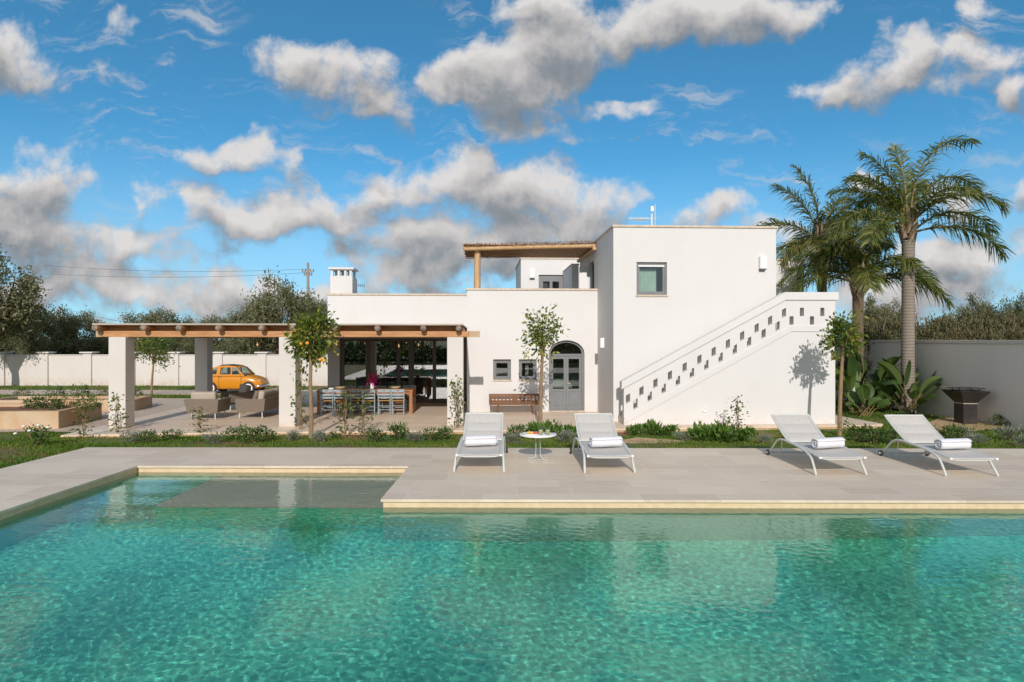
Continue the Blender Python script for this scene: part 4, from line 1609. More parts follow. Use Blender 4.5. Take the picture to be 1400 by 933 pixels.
strelitzia(1, 1166, 562, 22, 2.1, 'tall paddle leaved plant nearest the staircase corner')
strelitzia(2, 1190, 560, 24, 2.4, 'paddle leaved plant left of the tallest palm trunk with leaves above the wall foot')
strelitzia(3, 1212, 563, 22, 1.7, 'low spreading paddle leaved plant between two taller ones')
strelitzia(4, 1243, 567, 20, 2.2, 'paddle leaved plant in front of the tallest palm trunk')
strelitzia(5, 1180, 570, 14, 1.1, 'shortest paddle leaved plant at the lawn edge by the staircase')


# ------------------------------------------------------------------ citrus standards
def citrus(seed, px, py, top, bot, wpx, cx, n, label, fruit=(), kind='orange_tree', lean=0.0, yellow=0.0):
    rng = np.random.RandomState(seed)
    g = garden(px, py)
    Y = g.y
    r = empty(kind, g, 0, label, 'citrus tree', 'young citrus trees on bare trunks')
    zt = CH + (HZ - top) * Y / F - g.z
    zb = CH + (HZ - bot) * Y / F - g.z
    ox = at_y(cx, HZ, Y).x - g.x
    rx = wpx * Y / F / 2
    rz = (zt - zb) / 2
    zc_ = (zt + zb) / 2
    limbs = []
    for i in range(9):
        a = i * 2.4
        f = rng.uniform(.35, .85)
        e = (ox + rx * f * cos(a), rx * f * sin(a), zc_ + rz * rng.uniform(-.5, .75))
        limbs.append(([(ox, 0, zb + rz * .2), (ox + e[0] * .3 - ox * .3, e[1] * .4, zb + rz * .7), e], [.022, .014, .005]))
    tree_trunk('trunk', [(0, 0, -.08), (lean * .3 + .01, .01, zb * .35), (ox * .6 - .012, 0, zb * .7), (ox, 0, zb + rz * .3), (ox, 0, zc_ + rz * .4)], [.062, .05, .045, .036, .012], 'paletrunk', r, limbs)
    P, out, k = crown_points(rng, n, rx * .9, rx * .9, rz * .92, 34, .19, .3)
    P += np.array([ox, 0, zc_])
    V = leaf_quads(rng, P, .125, .058, out * .9 + np.array([0, 0, .05]), .7, .2)
    bs = rng.uniform(.15, .85, 34)
    quads('crown', V, M['citrus'], r, np.clip(bs[k] + yellow + rng.normal(size=n) * .2, 0, 1))
    for fx, fy in fruit:
        q = at_y(fx, fy, Y - rx * .75)
        MB().ball((q.x - g.x, q.y - g.y, q.z - g.z), .042, 14, 10).build('orange', M['orange_fruit'], r)
    return r


citrus(1, 425, 600, 423, 496, 60, 425, 1650, 'orange tree with ripe oranges standing in front of the pergola', [(411, 470.5), (420, 469.5), (438, 492), (443, 493.5)], yellow=.15)
citrus(2, 738, 588, 419, 490, 62, 742, 720, 'slender young citrus tree in front of the arched door', kind='citrus_tree', lean=.05, yellow=.08)
citrus(3, 1148, 596, 427, 492, 50, 1152, 900, 'young citrus tree beside the staircase end with a crooked trunk', kind='citrus_tree', yellow=.08)
citrus(4, 207, 540, 455, 502, 62, 210, 1500, 'small citrus tree beyond the planters seen left of the pergola column', kind='citrus_tree')


# ------------------------------------------------------------------ shrubs, climbers and perennials in the beds
def shrub(seed, n, r, h, L, Wd, mat, kind, up=.5, stems=7, clumps=16):
    rng = np.random.RandomState(seed)
    root = empty(kind)
    m = MB()
    for i in range(stems):
        a = rng.uniform(0, 2 * pi)
        k = rng.uniform(.3, .8)
        m.tube([(0, 0, -.03), (r * k * .5 * cos(a), r * k * .5 * sin(a), h * .4), (r * k * cos(a), r * k * sin(a), h * rng.uniform(.6, .9))], [.010, .007, .003], 5)
    m.build('stem', M['paletrunk'], root, fix=False)
    P, out, k = crown_points(rng, n, r * .9, r * .9, h * .5, clumps, .22, .3)
    P[:, 2] = np.maximum(P[:, 2] + h * .5, .02)
    V = leaf_quads(rng, P, L, Wd, out * .6 + np.array([0, 0, up]), .6)
    bs = rng.uniform(.15, .8, clumps)
    quads('foliage', V, M[mat], root, np.clip(bs[k] + rng.normal(size=n) * .2, 0, 1))
    return root


def climber(seed, h, n=125):
    rng = np.random.RandomState(seed)
    root = empty('climbing_plant')
    m = MB()
    m.tube([(0, 0, -.05), (.0, .0, h * 1.0)], .008, 5)
    for i in range(3):
        a = i * 2.1
        m.tube([(.03 * cos(a + t * 5), .03 * sin(a + t * 5), h * t) for t in np.linspace(0, rng.uniform(.7, 1.05), 9)], [.007] * 8 + [.003], 4)
    m.build('stem', M['paletrunk'], root, fix=False)
    t = rng.beta(1.3, 1.2, n)
    P = np.stack([rng.normal(0, .075, n), rng.normal(0, .075, n), t * h * 1.04], -1)
    quads('foliage', leaf_quads(rng, P, .085, .05, np.array([0, 0, -.1]) + P * np.array([6, 6, 0]), .7), M['vine'], root, rng.uniform(0, 1, n))
    return root


protos = {
    'low': shrub(1, 420, .30, .34, .075, .032, 'shrub', 'low_shrub'),
    'low2': shrub(2, 330, .26, .28, .06, .026, 'shrub', 'low_shrub', up=.8),
    'silver': shrub(3, 420, .30, .26, .075, .018, 'silver', 'silver_bush', up=.9),
    'broad': shrub(4, 330, .42, .42, .20, .075, 'broad', 'leafy_perennial', up=1.1, clumps=14),
    'broad2': shrub(5, 260, .36, .34, .17, .065, 'broad', 'leafy_perennial', up=.9, clumps=11),
    'rose': shrub(6, 260, .30, .40, .06, .034, 'shrub', 'rose_bush', up=.4, clumps=10),
}
used_p = {}
GROUPS = dict(low='small green shrubs in the planting strip', low2='small green shrubs in the planting strip', silver='silver leaved bushes in the planting strip',
              broad='leafy green perennials along the villa', broad2='leafy green perennials along the villa', rose='rose bushes round the lawn')
CATS = dict(low='shrub', low2='shrub', silver='bush', broad='perennial', broad2='perennial', rose='rose bush')


def plant(kind, px, py, sc, label, z=None, xy=None, rz=None):
    p = garden(px, py) if xy is None else Vector(xy)
    if z is not None:
        p.z = z
    root = protos[kind]
    rz = (px * .37) % 6.28 if rz is None else rz
    s3 = sc if hasattr(sc, '__len__') else (sc * .92,) * 3
    if kind in used_p:
        return dup(root, p, rz, label, s3)
    used_p[kind] = True
    root.location, root.rotation_euler, root.scale = p, (0, 0, rz), s3
    return tag(root, label, CATS[kind], GROUPS[kind])


PLANTS = [
    ('silver', 183, 606, 1.0, 'silver bush at the foot of the first pergola column'), ('low', 201, 606, .8, 'small green shrub right of the silver bush by the first column'),
    ('low2', 235, 602, 1.0, 'small shrub alone on the strip between the first and second climber'), ('silver', 292, 606, .9, 'silver bush below the armchair'),
    ('low', 322, 602, .9, 'green shrub below the left end of the sofa'), ('low', 348, 606, 1.15, 'green shrub below the sofa middle'), ('low2', 368, 601, .8, 'small upright shrub between sofa and white column'),
    ('silver', 398, 603, .9, 'silver bush in front of the second pergola column'), ('silver', 441, 605, 1.0, 'silver bush at the right of the orange tree trunk'), ('low2', 458, 601, .8, 'little shrub right of the orange tree'),
    ('low', 515, 605, .9, 'green shrub below the dining chairs'), ('low', 546, 601, 1.1, 'green shrub below the table end'), ('silver', 566, 604, .9, 'silver bush right of the dining table'),
    ('low2', 588, 603, 1.2, 'green shrub left of the third column'), ('low', 606, 602, .9, 'green shrub at the third column foot'), ('silver', 700, 606, .9, 'silver bush between the left lounger and the round table'),
    ('low', 706, 600, 1.0, 'green shrub behind the round table'), ('silver', 770, 606, 1.1, 'silver bush under the perennials by the second lounger'),
    ('broad', 752, 598, .75, 'bright leafy perennial right of the slender tree trunk'), ('broad2', 778, 600, .8, 'bright leafy perennial left of the second lounger'), ('broad', 730, 594, .6, 'small leafy perennial left of the slender tree trunk'),
    ('broad2', 868, 596, .65, 'leafy perennial right of the second lounger back'), ('broad', 893, 595, .7, 'leafy perennial below the foot of the staircase parapet'), ('broad2', 915, 597, .7, 'small leafy perennial below the second parapet hole'),
    ('silver', 935, 603, .8, 'silver bush below the vent on the staircase wall'), ('broad', 962, 604, .8, 'large leafy perennial in front of the staircase wall'), ('broad', 990, 605, .85, 'largest leafy perennial at the middle of the staircase wall'),
    ('broad2', 1018, 605, .8, 'leafy perennial left of the third lounger back'), ('silver', 1042, 607, .8, 'silver bush beside the third lounger wheel'), ('low', 1088, 603, .9, 'green shrub seen right of the third lounger back'),
    ('low', 1112, 602, .8, 'green shrub left of the crooked citrus trunk'), ('low', 1176, 604, 1.2, 'green shrub left of the fourth lounger'), ('low2', 1196, 607, 1.3, 'green shrub under the fourth lounger back'), ('low', 1215, 607, 1.1, 'green shrub behind the fourth lounger frame'),
    ('low', 1300, 603, 1.1, 'green shrub right of the fourth lounger back'), ('silver', 1322, 602, 1.1, 'upright silver bush before the barbecue slabs'), ('silver', 1340, 607, .8, 'small silver bush behind the fourth towel'), ('silver', 1378, 602, 1.3, 'silver bush right of the barbecue'),
    ('silver', 1396, 610, .9, 'silver bush at the right edge by the deck'), ('low', 1372, 584, 1.0, 'green shrub at the foot of the side wall right of the barbecue'), ('low2', 1290, 566, .9, 'green shrub at the wall foot left of the barbecue'),
    ('low2', 1272, 562, .8, 'green shrub at the wall foot right of the tallest palm'), ('low', 1228, 574, .8, 'green shrub on the lawn before the paddle leaved plants'),
]
for a in PLANTS:
    plant(*a)
k = 0
for (px, py, s, wh) in ((8, 560, 1.0, 'first'), (26, 555, 1.3, 'second'), (46, 562, .9, 'third'), (60, 556, 1.2, 'fourth'), (78, 560, .9, 'fifth'), (96, 556, 1.1, 'sixth')):
    p = garden(px, 583)
    plant('rose', px, py, s, 'dark leafy rose bush in the front planter, %s from the left' % wh, xy=(p.x - .2, p.y + .9 + .25 * sin(px), .02))
for (px, s, wh) in ((20, 1.1, 'first'), (66, 1.2, 'second'), (100, 1.3, 'third'), (132, .9, 'fourth'), (180, 1.0, 'fifth')):
    p = garden(px, 558)
    plant('rose', px, 556, s, 'dark leafy rose bush in the rear planter, %s from the left' % wh, xy=(p.x, p.y + .35, .0))

rb_ = dup(protos['rose'], garden(50, 610), .3, 'rose bush with white flowers on the left lawn', (1.1, 1.1, 1.1))
for dx, dy, dz in ((-.16, -.12, .40), (.10, -.18, .42), (-.02, -.25, .33), (.22, -.1, .36), (-.26, -.2, .28)):
    MB().ball((dx, dy, dz), .035, 8, 6, (1, 1, .6)).build('flower', M['whitepetal'], rb_)

cl = climber(9, 1.0)
CLIMB = [(115, 600, 62, 'climbing plant on a stake left of the first pergola column'), (160, 596, 56, 'leafy climbing plant before the first pergola column'), (273, 596, 38, 'short staked climber below the armchair'),
         (411, 592, 96, 'tall climbing plant on the second pergola column'), (472, 598, 62, 'staked climber before the second dining chair'), (497, 598, 62, 'staked climber before the fourth dining chair'),
         (625, 590, 72, 'tall climbing plant on the third pergola column beside the left lounger'), (1008, 592, 48, 'dark staked climber before the staircase wall')]
for i, (px, py, hp, lb) in enumerate(CLIMB):
    g = garden(px, py)
    s = hp * g.y / F
    if i == 0:
        cl.location, cl.scale = g, (1.1, 1.1, s)
        tag(cl, lb, 'climber', 'staked climbing plants along the terrace')
    else:
        dup(cl, g, i * 1.3, lb, (1.1, 1.1, s))

# sandstone slabs in the grass
def slab(pts, z, h, name, label):
    c = garden(*pts[0])
    L = [garden(*p) for p in pts]
    m = MB().plate([[(p.x - c.x, p.y - c.y) for p in L]], -.06, h, lambda a, b, t: (a, b, t))
    o = m.build(name, M['sandstone'], None, bevel=.012)
    o.location = (c.x, c.y, c.z + z)
    return tag(o, label, 'stone slab', 'rough sandstone slabs set in the grass')


slab([(850, 603.5), (872, 601.5), (935, 604), (940, 609), (905, 611), (858, 610)], 0, .03, 'stone_slab', 'flat sandstone slab in the grass at the deck edge right of the second lounger')
slab([(1262, 583), (1285, 573), (1320, 574), (1345, 577), (1374, 585), (1330, 590), (1290, 590)], 0, .03, 'stone_slab', 'broad sandstone slab the barbecue stands on')
slab([(1240, 590), (1258, 585), (1284, 591), (1262, 594)], 0, .03, 'stone_slab', 'small sandstone slab in the grass left of the barbecue slab')

# ------------------------------------------------------------------ lawn blades
def grass():
    rng = np.random.RandomState(8)
    zones = [(-8.4, 13.3, 11.98, 15.3, 70000), (-14.5, -8.45, 8.0, 15.7, 60000), (6.5, 13.3, 15.3, 21.5, 30000), (-26, -9, 25.7, 27.2, 9000), (-30, -5, 30.3, 33.2, 12000), (11, 13.3, 21, 24.5, 4000)]
    allV, T = [], []
    for x0, x1, y0, y1, n in zones:
        x, y = rng.uniform(x0, x1, n), rng.uniform(y0, y1, n)
        # bare soil shows between tufts
        keep = (np.sin(x * 2.1 + np.sin(y * 1.7)) + np.sin(y * 2.6 + x * .7) + rng.normal(0, .8, n)) > -.5
        # nothing grows through the paving
        du = (x - HO.x) * HR[0] + (y - HO.y) * HR[1]
        dv = (x - HO.x) * HD[0] + (y - HO.y) * HD[1]
        keep &= ~((du > -13.9) & (du < 7.0) & (dv > -1.5 - .035 * np.maximum(0, -9.9 - du) + .05 * np.maximum(du, 0)))
        x, y = x[keep], y[keep]
        n = len(x)
        gz_ = np.array([ground_z(a, b) for a, b in zip(x, y)])
        h = rng.gamma(4, .0075, n) + .008
        if y0 > 20:
            h *= 1.5
        a = rng.uniform(0, 2 * pi, n)
        w = rng.uniform(.006, .014, n) * (1 + (y0 > 14) * .8)
        lean = rng.normal(0, .45, (n, 2)) * h[:, None]
        V = np.empty((n, 4, 3))
        b0 = np.stack([x, y, gz_ - .005], -1)
        s = np.stack([np.cos(a) * w, np.sin(a) * w, 0 * a], -1)
        mid = b0 + np.stack([lean[:, 0] * .4, lean[:, 1] * .4, h * .6], -1)
        V[:, 0] = b0 - s
        V[:, 1] = b0 + s
        V[:, 2] = mid + s * .7
        V[:, 3] = b0 + np.stack([lean[:, 0], lean[:, 1], h], -1)
        allV.append(V)
        T.append(np.clip(.45 + .3 * np.sin(x * 1.3 + y) * np.sin(y * 1.9) + rng.normal(0, .2, n), 0, 1))
    o = quads('grass', np.concatenate(allV), M['grass'], None, np.concatenate(T))
    tag(o, 'short green lawn grass between the pool deck and the terrace', 'grass', kind='stuff')


grass()

# ------------------------------------------------------------------ sun loungers
def bez(pts, n=8):
    """Catmull-Rom through the points"""
    P = [Vector(p) for p in pts]
    P = [P[0] * 2 - P[1]] + P + [P[-1] * 2 - P[-2]]
    out = []
    for i in range(1, len(P) - 2):
        for k in range(n):
            t = k / n
            a, b, c, d = P[i - 1:i + 3]
            out.append(.5 * ((2 * b) + (c - a) * t + (2 * a - 5 * b + 4 * c - d) * t * t + (3 * b - a - 3 * c + d) * t ** 3))
    out.append(P[-2])
    return out


def cloth_strip(path, half_w, sag, thick, n=10, quilt=0):
    """sling fabric: a profile path (y, z) carried across x with a slight sag, given thickness"""
    m = MB()
    rows = len(path)
    for layer in (0, 1):
        for j, (y, z) in enumerate(path):
            for i in range(n + 1):
                t = -1 + 2 * i / n
                q = quilt * (1 - abs(t) ** 6) * abs(sin(pi * j / (rows - 1) * 3)) ** .5 if quilt else 0
                m.v.append((half_w * t, y, z - sag * (1 - t * t) + (q if layer == 0 else -thick)))
    off = rows * (n + 1)
    for j in range(rows - 1):
        for i in range(n):
            a = j * (n + 1) + i
            m.f.append((a, a + 1, a + n + 2, a + n + 1))
            m.f.append((off + a, off + a + n + 1, off + a + n + 2, off + a + 1))
    for j in range(rows - 1):
        for i in (0, n):
            a = j * (n + 1) + i
            m.f.append((a, a + n + 1, off + a + n + 1, off + a))
    for i in range(n):
        for j in (0, rows - 1):
            a = j * (n + 1) + i
            m.f.append((a, a + 1, off + a + 1, off + a))
    m.sm = [True] * len(m.f)
    return m


def lounger():
    r = empty('sun_lounger')
    hw = .345
    hinge, tip = (1.06, .345), (.0, .285)
    seat = [(tip[0] + (hinge[0] - tip[0]) * t, tip[1] + (hinge[1] - tip[1]) * t + .015 * sin(pi * t)) for t in np.linspace(0, 1, 19)]
    cloth_strip(seat, hw, .012, .010).build('seat_sling', M['sling'], r)
    back = [(hinge[0] + .02 + .63 * t, hinge[1] + .02 + .375 * t - .02 * sin(pi * t)) for t in np.linspace(0, 1, 25)]
    bs = cloth_strip(back, hw - .01, .010, .016, quilt=.018).build('backrest_sling', M['sling'], r)
    for s in (-1, 1):
        MB().tube([(s * (hw - .005), y, z - .008) for y, z in back[::4]], .015, 8).build('backrest_rail', M['whitemetal'], bs, fix=False)
        MB().tube([(s * (hw + .004), y, z - .006) for y, z in seat[::3]], .016, 8).build('seat_rail', M['whitemetal'], r, fix=False)
        arch_ = bez([(s * .375, 1.70, .055), (s * .375, 1.55, .20), (s * .372, 1.40, .318), (s * .37, 1.22, .362), (s * .37, .85, .352), (s * .372, .48, .315), (s * .378, .24, .25), (s * .388, .12, .13), (s * .398, .03, .0)], 6)
        MB().tube(arch_, .019, 10).build('side_frame', M['whitemetal'], r, fix=False)
        w = MB().lathe([(.012, -.02), (.048, -.018), (.052, -.012), (.052, .012), (.048, .018), (.012, .02)], 18, (s * .415, 1.70, .053), axis='x').build('wheel', M['black'], r)
        MB().lathe([(.001, -.024), (.022, -.022), (.022, .022), (.001, .024)], 12, (s * .415, 1.70, .053), axis='x').build('hub', M['white'], w)
        MB().tube([(s * (hw - .02), 1.32, .36), (s * (hw - .03), 1.36, .24), (s * (hw - .03), 1.40, .11)], .011, 6).build('prop', M['whitemetal'], r)
        MB().box(s * (hw + .004) - .022, s * (hw + .004) + .022, -.02, .02, .262, .292).build('end_cap', M['white'], r, bevel=.006)
        MB().box(s * .36 - .016, s * .36 + .016, .40, .46, .275, .305).build('clip', M['black'], r)
    MB().tube([(-.40, 1.70, .055), (.40, 1.70, .055)], .014, 8).build('axle', M['whitemetal'], r)
    MB().tube([(-.33, 1.40, .105), (.33, 1.40, .105)], .016, 8).build('cross_bar', M['whitemetal'], r)
    MB().tube(bez([(-.335, .02, .27), (-.2, .02, .250), (.2, .02, .250), (.335, .02, .27)], 5), .013, 8).build('front_bar', M['whitemetal'], r, fix=False)
    MB().tube([(-hw, 1.065, .347), (hw, 1.065, .347)], .013, 8).build('hinge_bar', M['whitemetal'], r)
    MB().tube([(-hw + .01, 1.70, .735), (hw - .01, 1.70, .735)], .014, 8).build('top_bar', M['whitemetal'], bs)
    return tag(r, None, 'sun lounger', 'sun loungers on the pool deck')


def towel():
    rng = np.random.RandomState(3)
    L, R = .52, .105
    prof = []
    turns = 3.4
    N = 90
    for i in range(N + 1):
        a = i / N * turns * 2 * pi
        rr_ = .016 + (R - .016) * i / N
        prof.append((rr_ * cos(a), rr_ * sin(a) * .9))
    m = MB()
    th = .016
    nx = 14
    for layer in (0, 1):
        for i, (y, z) in enumerate(prof):
            k = 1 - (th / math.hypot(y, z) if layer else 0)
            for j in range(nx + 1):
                x = -L / 2 + L * j / nx
                wob = .004 * sin(7 * x + i * .15) + .003 * sin(17 * x + i * .4)
                e = .010 * sin(i * .35) * (1 if j in (0, nx) else 0)
                m.v.append((x + e, y * k * (1 + wob * 6), max(z * k * (1 + wob * 6), -R * .80)))
    off = (N + 1) * (nx + 1)
    for i in range(N):
        for j in range(nx):
            a = i * (nx + 1) + j
            m.f.append((a, a + 1, a + nx + 2, a + nx + 1))
            m.f.append((off + a, off + a + nx + 1, off + a + nx + 2, off + a + 1))
        for j in (0, nx):
            a = i * (nx + 1) + j
            m.f.append((a, a + nx + 1, off + a + nx + 1, off + a))
    for j in range(nx):
        for i in (0, N):
            a = i * (nx + 1) + j
            m.f.append((a, a + 1, off + a + 1, off + a))
    m.sm = [True] * len(m.f)
    o = m.build('rolled_towel', M['towel'], None)
    return tag(o, None, 'towel', 'rolled white towels on the loungers')


lg, tl = lounger(), towel()
LOUNGE = [
    ((-.605, 9.72), 0.0, 'pale sun lounger left of the small round table', (.00, .43, .19), 'rolled white towel on the leftmost lounger'),
    ((1.462, 9.65), .035, 'pale sun lounger right of the small round table', (.02, .40, .16), 'rolled white towel on the lounger right of the round table'),
    ((5.035, 9.55), .03, 'pale sun lounger in front of the crooked citrus tree', (.05, .42, .22), 'rolled white towel on the lounger before the crooked citrus'),
    ((7.00, 9.48), .0, 'rightmost pale sun lounger, nearest the barbecue', (.04, .42, .12), 'rolled white towel on the rightmost lounger'),
]
for i, ((x, y), rz, lb, (tx, ty, trz), tlb) in enumerate(LOUNGE):
    l = lg if i == 0 else dup(lg)
    l.location, l.rotation_euler, l['label'] = (x, y, 0), (0, 0, rz), lb
    t = tl if i == 0 else dup(tl)
    p = Vector((tx, ty + .08, .302 + .027 + .087))
    c, s = cos(rz), sin(rz)
    t.location = (x + p.x * c - p.y * s, y + p.x * s + p.y * c, p.z)
    t.rotation_euler = (radians(3) + (.9 if i == 2 else 0) * 0, 0, rz + trz)
    t['label'] = tlb

# ------------------------------------------------------------------ small round table with fruit and two drinks
TX, TY = .363, 10.70
rt = empty('side_table', (TX, TY, 0), 0, 'small round white table on a flower shaped wire foot between two loungers', 'side table')
MB().lathe([(.001, .438), (.30, .438), (.318, .443), (.322, .452), (.318, .461), (.001, .461)], 48).build('table_top', M['white'], rt)
MB().lathe([(.001, .432), (.13, .432), (.13, .4375), (.001, .4375)], 20).build('mount', M['whitemetal'], rt)
for k in range(4):
    a = radians(45 + 90 * k)
    c, s = cos(a), sin(a)
    pts = [(.055 * c, .055 * s, .435), (.052 * c, .052 * s, .25), (.06 * c, .06 * s, .12)]
    out = []
    for q in np.linspace(0, 1, 13):                         # each rod opens into a petal shaped loop on the ground
        th_ = -pi * .5 + 2 * pi * q * .0
    loop = [(.06 * c, .06 * s, .12), (.10 * c - .01 * s, .10 * s + .01 * c, .035), (.17 * c - .06 * s, .17 * s + .06 * c, .009), (.235 * c - .05 * s, .235 * s + .05 * c, .009), (.262 * c, .262 * s, .009),
            (.235 * c + .06 * s, .235 * s - .06 * c, .009), (.16 * c + .075 * s, .16 * s - .075 * c, .009), (.08 * c + .055 * s, .08 * s - .055 * c, .009), (.02 * c, .02 * s, .011)]
    MB().tube(bez(pts[:-1] + loop, 5), .0048, 6).build('wire_leg', M['whitemetal'], rt, fix=False)
fp = empty('fruit_plate', (TX - .115, TY - .02, .461), 0, 'oval white plate of cut orange and red fruit on the round table', 'plate')
pl = MB().lathe([(.001, .004), (.11, .004), (.16, .018), (.165, .018), (.115, .0), (.001, .0)], 32)
pl.v = [(x * 1.05, y * .75, z) for x, y, z in pl.v]
pl.build('plate', M['white'], fp)
rng = np.random.RandomState(2)
M['melon'] = pmat('melon_slice', (.85, .40, .06), (.80, .50, .12), 9, .5)
M['berry'] = pmat('red_fruit', (.70, .05, .02), (.60, .10, .03), 9, .4)
for i in range(9):
    a, rr_ = rng.uniform(0, 6.28), rng.uniform(0, .085)
    red = i > 6
    x, y = (-.02 + rr_ * cos(a), rr_ * .6 * sin(a)) if not red else (.075 + .02 * (i - 7), -.01)
    MB().ball((x, y, .022 + rng.uniform(0, .012)), .026, 8, 6, (1.3, .8, .75)).build('fruit_piece', M['berry' if red else 'melon'], fp)
M['juice'] = pmat('cloudy_lemon_juice', (.62, .56, .20), None, rough=.3)
M['tumbler'] = glass_mat('tumbler_glass', (.93, .95, .93), 1.0)
for i, (dx, lb) in enumerate(((.045, 'left of the two glasses of cloudy lemonade on the round table'), (.165, 'right of the two glasses of cloudy lemonade on the round table'))):
    g = empty('drinking_glass', (TX + dx, TY - .09, .461), 0, lb, 'glass', 'two drinks on the round table')
    MB().lathe([(.001, .001), (.030, .001), (.046, .125), (.044, .125), (.029, .006), (.001, .006)], 24).build('tumbler', M['tumbler'], g)
    MB().lathe([(.001, .007), (.0285, .007), (.0395, .088), (.001, .088)], 24).build('juice', M['juice'], g)

# ------------------------------------------------------------------ dining table and chairs
td_ = empty('dining_table', B(-7.32, 2.5, PZ), TH, 'long chestnut dining table set under the pergola', 'dining table')
MB().box(-1.47, 1.47, -.5, .5, .70, .745).build('table_top', M['tablewood'], td_, bevel=.006)
MB().box(-1.40, 1.40, -.44, .44, .61, .698).build('apron', M['tablewood'], td_)
for a in (-1.46, 1.36):
    for b in (-.49, .39):
        MB().box(a, a + .10, b, b + .10, .0, .698).build('leg', M['tablewood'], td_, bevel=.005)
for a in (-.9, .9):
    MB().box(a - .25, a + .25, -.04, .04, .04, .608).build('inner_support', M['tablewood'], td_)


def dining_chair():
    r = empty('dining_chair')
    for s in (-1, 1):
        MB().tube([(s * .175, -.21, 0), (s * .178, -.205, .42), (s * .195, -.275, .80)], [.017, .019, .015], 8).build('leg', M['bluechair'], r, fix=False)
        MB().tube([(s * .19, .19, 0), (s * .19, .19, .43)], [.017, .019], 8).build('leg', M['bluechair'], r, fix=False)
    MB().box(-.20, .20, -.20, .21, .425, .45).build('seat', M['rush'], r, bevel=.008)
    for z, h, hole in ((.75, .075, True), (.63, .045, False), (.54, .04, False)):
        y = -.205 - .07 * (z - .42) / .38
        m = MB()
        n = 8
        L = []
        for i in range(n + 1):
            t = -1 + 2 * i / n
            L.append((.18 * t, z - h / 2 - .012 * (1 - t * t)))
        for i in range(n, -1, -1):
            t = -1 + 2 * i / n
            L.append((.18 * t, z + h / 2 + .006 * (1 - t * t)))
        loops = [L] + ([rect(-.045, .045, z - .012, z + .016)] if hole else [])
        m.plate(loops, y - .012, y + .008, UVZ)
        m.build('back_slat', M['bluechair'], r, bevel=.003)
    for z in (.16, .28):
        MB().tube([(-.178, -.208, z), (.178, -.208, z)], .011, 6).build('stretcher', M['bluechair'], r)
        MB().tube([(-.19, .19, z + .03), (.19, .19, z + .03)], .011, 6).build('stretcher', M['bluechair'], r)
        for s in (-1, 1):
            MB().tube([(s * .18, -.205, z + .06), (s * .19, .19, z + .06)], .010, 6).build('stretcher', M['bluechair'], r)
    return tag(r, None, 'dining chair', 'pale blue ladder back chairs at the dining table')


chair = dining_chair()
WORD = ['first', 'second', 'third', 'fourth', 'fifth', 'sixth']
first = True
for row, (v, rz) in enumerate(((1.98, 0), (3.0, pi))):
    for i, px in enumerate((446, 466, 486.3, 505, 525, 544)):
        u = on_v(px, 550, 1.75)[0]
        if row:
            u = -8.55 + .49 * i
        o_ = chair if first else dup(chair)
        first = False
        jit = (.03, -.02, .05, -.06, .02, .0)[i]
        o_.location, o_.rotation_euler = B(u, v + jit, PZ + .001), (0, 0, TH + rz + jit)
        o_['label'] = ('pale blue chair on the near side of the dining table, %s from left' if row == 0 else 'pale blue chair on the far side of the dining table, %s from left') % WORD[i]

zt_ = PZ + .745
vs = empty('flower_vase', B(-7.15, 2.3, zt_ + .001), 0, 'white vase of bright pink bougainvillea in the middle of the dining table', 'vase')
MB().lathe([(.001, 0), (.055, 0), (.065, .04), (.055, .14), (.048, .17), (.058, .19), (.050, .19), (.042, .165), (.001, .03)], 20).build('vase', M['white'], vs)
rng = np.random.RandomState(6)
n = 260
P = rng.normal(size=(n, 3)) * np.array([.085, .085, .085]) + np.array([0.01, 0, .33])
quads('flowers', leaf_quads(rng, P, .05, .045), M['pink'], vs)
P = rng.normal(size=(90, 3)) * np.array([.12, .12, .09]) + np.array([0, 0, .42])
quads('foliage', leaf_quads(rng, P, .08, .035), M['shrub'], vs, rng.uniform(0, 1, 90))
MB().tube([(0, 0, .1), (.01, 0, .26), (.03, 0, .44)], .006, 5).build('stem', M['rachis'], vs)
for i, (u, v, rad, lb) in enumerate(((-8.15, 2.35, .16, 'woven straw bowl near the left end of the dining table'), (-6.42, 2.3, .16, 'woven straw bowl near the right end of the dining table'))):
    b_ = MB().lathe([(.001, .004), (.07, .0), (rad * .9, .045), (rad, .085), (rad * .93, .085), (.07, .015), (.001, .012)], 24).build('straw_bowl', M['terracotta'], None)
    b_.location = B(u, v, zt_ + .001)
    tag(b_, lb, 'bowl', 'straw bowls on the dining table')
pb_ = MB().lathe([(.001, .002), (.07, .0), (.09, .05), (.085, .05), (.065, .008), (.001, .008)], 20).build('white_bowl', M['white'], None)
pb_.location = B(-8.42, 2.32, zt_ + .001)
tag(pb_, 'white china bowl at the left end of the dining table', 'bowl')

